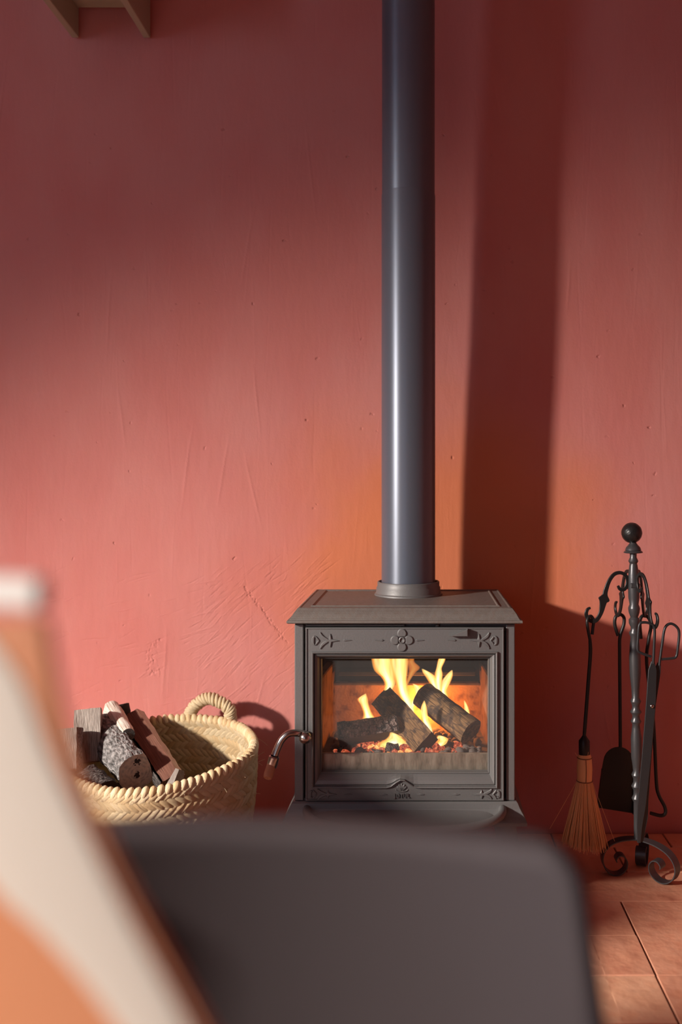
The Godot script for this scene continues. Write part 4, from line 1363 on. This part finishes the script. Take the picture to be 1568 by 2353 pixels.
	tube(st, spline([w.call(1502, 1525, 0), w.call(1504, 1480, 0), w.call(1505, 1445, 0), w.call(1498, 1434, 0), w.call(1480, 1430, 0), w.call(1470, 1436, 0), w.call(1467, 1465, 0), w.call(1466, 1492, 0), w.call(1473, 1500, 0), w.call(1497, 1509, 0)], 5), 0.0034, 10)
	bar(st, [w.call(1501, 1520, 0), w.call(1500, 1540, 0), w.call(1496, 1620, 0), w.call(1486, 1740, 0), w.call(1475, 1850, 0), w.call(1470, 1900, 0), w.call(1469, 1936, 0)], Vector3.BACK, [0.008, 0.021, 0.024, 0.023, 0.021, 0.013, 0.008], 0.0045)
	obj("tong_arm", st, M.tong, root)
	st = mb()
	tube(st, spline([w.call(1517, 1530, -0.006), w.call(1524, 1480, -0.006), w.call(1530, 1445, -0.006), w.call(1542, 1434, -0.006), w.call(1556, 1440, -0.006), w.call(1563, 1455, -0.006), w.call(1560, 1490, -0.006), w.call(1556, 1510, -0.006), w.call(1545, 1514, -0.006), w.call(1523, 1516, -0.006)], 5), 0.0034, 10)
	bar(st, [w.call(1517, 1524, -0.006), w.call(1512, 1545, -0.006), w.call(1499, 1620, -0.006), w.call(1490, 1740, -0.006), w.call(1482, 1840, -0.006), w.call(1480, 1880, -0.006), w.call(1475, 1936, -0.006)], Vector3.BACK, [0.008, 0.018, 0.022, 0.02, 0.022, 0.024, 0.01], 0.0045)
	obj("tong_arm", st, M.tong, root)
	st = mb()
	ball(st, w.call(1498, 1622, 0.004), Vector3(0.005, 0.005, 0.003), Basis(), 14, 8)
	obj("rivet", st, M.steel, root)

# ---------------------------------------------------------------- shelf and chairs
func shelf() -> void:
	var root := thing("wall_shelf", "unpainted wooden wall shelf unit seen from below at the wall's upper left", "shelf", Vector3(-0.924, 2.37, -0.05))
	for x in [-0.1275, 0.0875]:
		var st := mb()
		box(st, Vector3(x, 0.0, 0.01), Vector3(x + 0.0205, 0.6, 0.36), 0.0015)
		obj("side_board", st, M.shelf, root)
	var st := mb()
	box(st, Vector3(-0.107, 0.085, 0.02), Vector3(0.0875, 0.105, 0.35), 0.0015)
	obj("shelf_board", st, M.shelf, root)
	st = mb()
	box(st, Vector3(-0.107, 0.58, 0.02), Vector3(0.0875, 0.6, 0.35), 0.0015)
	obj("top_board", st, M.shelf, root)

# a slab with rounded corners: width, height, depth, corner radius, edge radius; curve: hollow across; flare: wider towards the bottom
func cushion(st: SurfaceTool, w: float, h: float, d: float, r: float, e: float, curve: float, xf: Transform3D, flare := 0.0) -> void:
	var rows := []
	var prof := []
	for i in 7:
		var a := PI / 2 * i / 6
		prof.append(Vector2(e * (1.0 - sin(a)), -d / 2 + e * (1.0 - cos(a))))
	for i in 7:
		var a := PI / 2 * i / 6
		prof.append(Vector2(e * (1.0 - cos(a)), d / 2 - e * (1.0 - sin(a))))
	for p in prof:
		var row := []
		var hw: float = w / 2 - p.x
		var hh: float = h / 2 - p.x
		var rr := maxf(r - p.x, 0.002)
		var put := func(x: float, y: float) -> void:
			row.append(xf * Vector3(x * (1.0 + flare * (h / 2 - y) / (w / 2)), y, p.y + curve * (x / (w / 2)) * (x / (w / 2))))
		for c in 4:
			var cx := (hw - rr) * (1.0 if c == 0 or c == 3 else -1.0)
			var cy := (hh - rr) * (1.0 if c < 2 else -1.0)
			for i in 9:
				var a := PI / 2 * c + PI / 2 * i / 8
				put.call(cx + rr * cos(a), cy + rr * sin(a))
			if c % 2 == 0:
				for i in range(1, 12): put.call(lerpf(cx, -cx, i / 12.0), (cy + rr) if c == 0 else (cy - rr))
		rows.append(row)
	grid(st, rows, true)
	for side in 2:
		var ring: Array = rows[0] if side == 0 else rows[-1]
		var n := ring.size()
		smooth(st)
		for i in n / 2 - 1:
			var a: Vector3 = ring[i]
			var b: Vector3 = ring[i + 1]
			var c: Vector3 = ring[n - 2 - i]
			var dd: Vector3 = ring[n - 1 - i]
			if side == 1: quad(st, a, b, c, dd)
			else: quad(st, a, dd, c, b)

# a curved sheet between two border lines (x, y), with thickness; z falls away on both sides of x = mid
func sheet(st: SurfaceTool, right: Array, left: Array, z: float, bend: float, mid: float, thick: float) -> void:
	var rows := []
	var a := spline(right, 5)
	var b := spline(left, 5)
	for i in a.size():
		var row := []
		for side in 2:
			for j in 15:
				var t := smoothstep(0.0, 1.0, smoothstep(0.0, 1.0, j / 14.0 if side == 0 else 1.0 - j / 14.0))
				var p: Vector2 = (a[i] as Vector2).lerp(b[i], t)
				var round_ := thick * (0.5 if side == 0 else -0.5) * pow(sin(PI * clampf(t, 0.02, 0.98)), 0.1)
				row.append(Vector3(p.x, p.y, z + 0.3 * (p.x - mid) - bend * (p.x - mid) * (p.x - mid) + round_))
		rows.append(row)
	grid(st, rows, true, true)
	cap(st, rows[0], false)
	cap(st, rows[-1], true)

func chairs() -> void:
	# dark upholstered chair with its back to the viewer
	var root := thing("dark_chair", "dark grey upholstered chair close to the viewer, its back towards us before the stove", "chair", Vector3(-0.115, 0.0, 1.93))
	var st := mb()
	cushion(st, 0.412, 0.4, 0.04, 0.022, 0.012, 0.05, Transform3D(Basis(Vector3.RIGHT, -0.1), Vector3(0.0, 0.6145, 0.162)), 0.14)
	obj("backrest", st, M.chair_fabric, root)
	st = mb()
	cushion(st, 0.44, 0.4, 0.07, 0.05, 0.025, 0.0, Transform3D(Basis(Vector3.RIGHT, -PI / 2), Vector3(0, 0.44, -0.03)))
	obj("seat", st, M.chair_fabric, root)
	for x in [-0.185, 0.185]:
		for z in [-0.19, 0.14]:
			st = mb()
			tube(st, [Vector3(x * 1.08, 0.0, z * 1.1), Vector3(x, 0.42, z)], [0.011, 0.015], 12)
			obj("leg", st, M.chair_leg, root)
	# two unseen twins added side on, out of view, so their backs shade the lower left of the stove and the floor
	var shade_chair: Node3D = root.duplicate()
	shade_chair.name = numbered("dark_chair")
	add_child(shade_chair)
	shade_chair.position = Vector3(-1.325, 0.0, 1.245)
	shade_chair.rotation.y = PI / 2
	tag(shade_chair, "unseen dark grey chair added to cast shade beyond the left edge, nearer the stove wall")
	var shade_chair_far: Node3D = root.duplicate()
	shade_chair_far.name = numbered("dark_chair")
	add_child(shade_chair_far)
	shade_chair_far.position = Vector3(-1.325, 0.0, 1.855)
	shade_chair_far.rotation.y = PI / 2
	tag(shade_chair_far, "unseen dark grey chair added to cast shade beyond the left edge, farther from the wall")
	# tan leather chair even closer, at the left edge
	root = thing("tan_chair", "tan leather chair with a painted pale highlight at the lower left, blurred and very close", "chair", Vector3(-0.42, 0.0, 2.34))
	var q := func(x: float, y: float) -> Vector2: return Vector2((x - 970.0) * 0.38 / 2050.0 + 0.42, 1.026 - (y - 1115.0) * 0.38 / 2050.0)
	var right := [q.call(88, 1424), q.call(108, 1440), q.call(118, 1500), q.call(152, 1650), q.call(206, 1800), q.call(302, 1980), q.call(420, 2160), q.call(545, 2353), q.call(680, 2600), q.call(760, 3000), q.call(760, 3500)]
	var left := []
	for p in right: left.append(Vector2(0.15, p.y - 0.01))
	st = mb()
	sheet(st, right, left, -0.068, 0.2, 0.3, 0.012)
	obj("leather_back", st, M.tan, root)
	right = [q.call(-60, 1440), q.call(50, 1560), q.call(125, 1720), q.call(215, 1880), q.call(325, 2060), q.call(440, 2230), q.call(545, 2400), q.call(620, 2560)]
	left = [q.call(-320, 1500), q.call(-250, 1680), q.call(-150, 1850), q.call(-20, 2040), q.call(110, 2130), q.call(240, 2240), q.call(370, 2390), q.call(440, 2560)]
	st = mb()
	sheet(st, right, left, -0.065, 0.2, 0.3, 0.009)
	obj("painted_highlight", st, M.cream, root)  # pale band standing in for window light gleaming on the leather
	st = mb()
	box(st, Vector3(-0.075, 0.9725, -0.004), Vector3(0.004, 0.9865, 0.004), 0.002, Transform3D(Basis(Vector3.UP, -0.4), Vector3(0.2565, 0, -0.08)))
	var cp := obj("frame_cap", st, M.pale, root)
	cp.set_meta("label", "pale cap on top of the frame")
	st = mb()
	cushion(st, 0.44, 0.36, 0.06, 0.05, 0.025, 0.0, Transform3D(Basis(Vector3.RIGHT, -PI / 2), Vector3(0.09, 0.42, 0.14)))
	obj("seat", st, M.tan, root)
	for x in [-0.09, 0.27]:
		for z in [-0.02, 0.29]:
			st = mb()
			tube(st, [Vector3(x, 0.0, z), Vector3(x, 0.4, z)], [0.011, 0.015], 12)
			obj("leg", st, M.chair_leg, root)

# ---------------------------------------------------------------- the scene
func _ready() -> void:
	rng.seed = 7
	# camera: level, straight on to the wall, its lens shifted so that the vanishing point lies right of and above the middle
	var cam := Camera3D.new()
	cam.name = "camera"
	add_child(cam)
	cam.position = Vector3(0, 1.026, 2.64)
	var at := CameraAttributesPhysical.new()
	at.frustum_focal_length = 35.0
	at.frustum_focus_distance = 2.26
	at.frustum_near = 0.05
	at.frustum_far = 40.0
	at.exposure_aperture = 2.0
	cam.attributes = at
	cam.projection = Camera3D.PROJECTION_FRUSTUM
	cam.near = 0.05
	cam.far = 40.0
	cam.size = 0.05 * 2353.0 / 2050.0
	cam.frustum_offset = Vector2((784.0 - 970.0) / 2050.0, (1115.0 - 1176.5) / 2050.0) * 0.05
	cam.current = true
	var we := WorldEnvironment.new()
	we.name = "environment"
	var env := Environment.new()
	env.background_mode = Environment.BG_SKY
	env.sky = Sky.new()
	var sm := ProceduralSkyMaterial.new()
	sm.sky_energy_multiplier = 0.5
	env.sky.sky_material = sm
	env.tonemap_mode = Environment.TONE_MAPPER_LINEAR
	env.tonemap_exposure = 1.03
	env.sdfgi_enabled = true
	env.ssao_enabled = true
	env.ssil_enabled = true
	we.environment = env
	add_child(we)
	# daylight through the left window, falling slantwise down on the stove wall
	var key := SpotLight3D.new()
	key.name = "window_daylight"
	add_child(key)
	key.position = Vector3(-3.6, 1.97, 2.82)
	key.look_at(Vector3(2.75, -2.25, 0.0))
	key.spot_angle = 36.6
	key.spot_angle_attenuation = 1.0
	key.spot_range = 14.0
	key.spot_attenuation = 2.0
	key.light_size = 0.12
	key.light_color = Color(1.0, 0.95, 0.9)
	key.light_energy = 40.0
	key.shadow_enabled = true
	# added soft fill light, set at the made-up window behind the viewer
	var fill := AreaLight3D.new()
	fill.name = "added_fill_light"
	add_child(fill)
	fill.area_size = Vector2(1.4, 1.5)
	fill.position = Vector3(-1.3, 0.95, 3.96)
	fill.look_at(Vector3(-1.3, 0.95, 0.0))
	fill.light_color = Color(0.86, 0.92, 1.0)
	fill.light_energy = 0.1
	fill.area_range = 14.0
	fill.shadow_enabled = true
	# the fire
	var fl := OmniLight3D.new()
	fl.name = "fire_glow"
	add_child(fl)
	fl.position = Vector3(0.0, 0.42, 0.205)
	fl.light_size = 0.03
	fl.light_color = Color(1.0, 0.56, 0.22)
	fl.light_energy = 0.08
	fl.omni_range = 8.0
	fl.omni_attenuation = 2.0
	fl.shadow_enabled = true
	materials()
	room()
	floor_tiles()
	stove()
	stove_pipe()
	basket()
	tool_stand()
	shelf()
	chairs()
	fire()
	flames()
	firewood()
	tools()
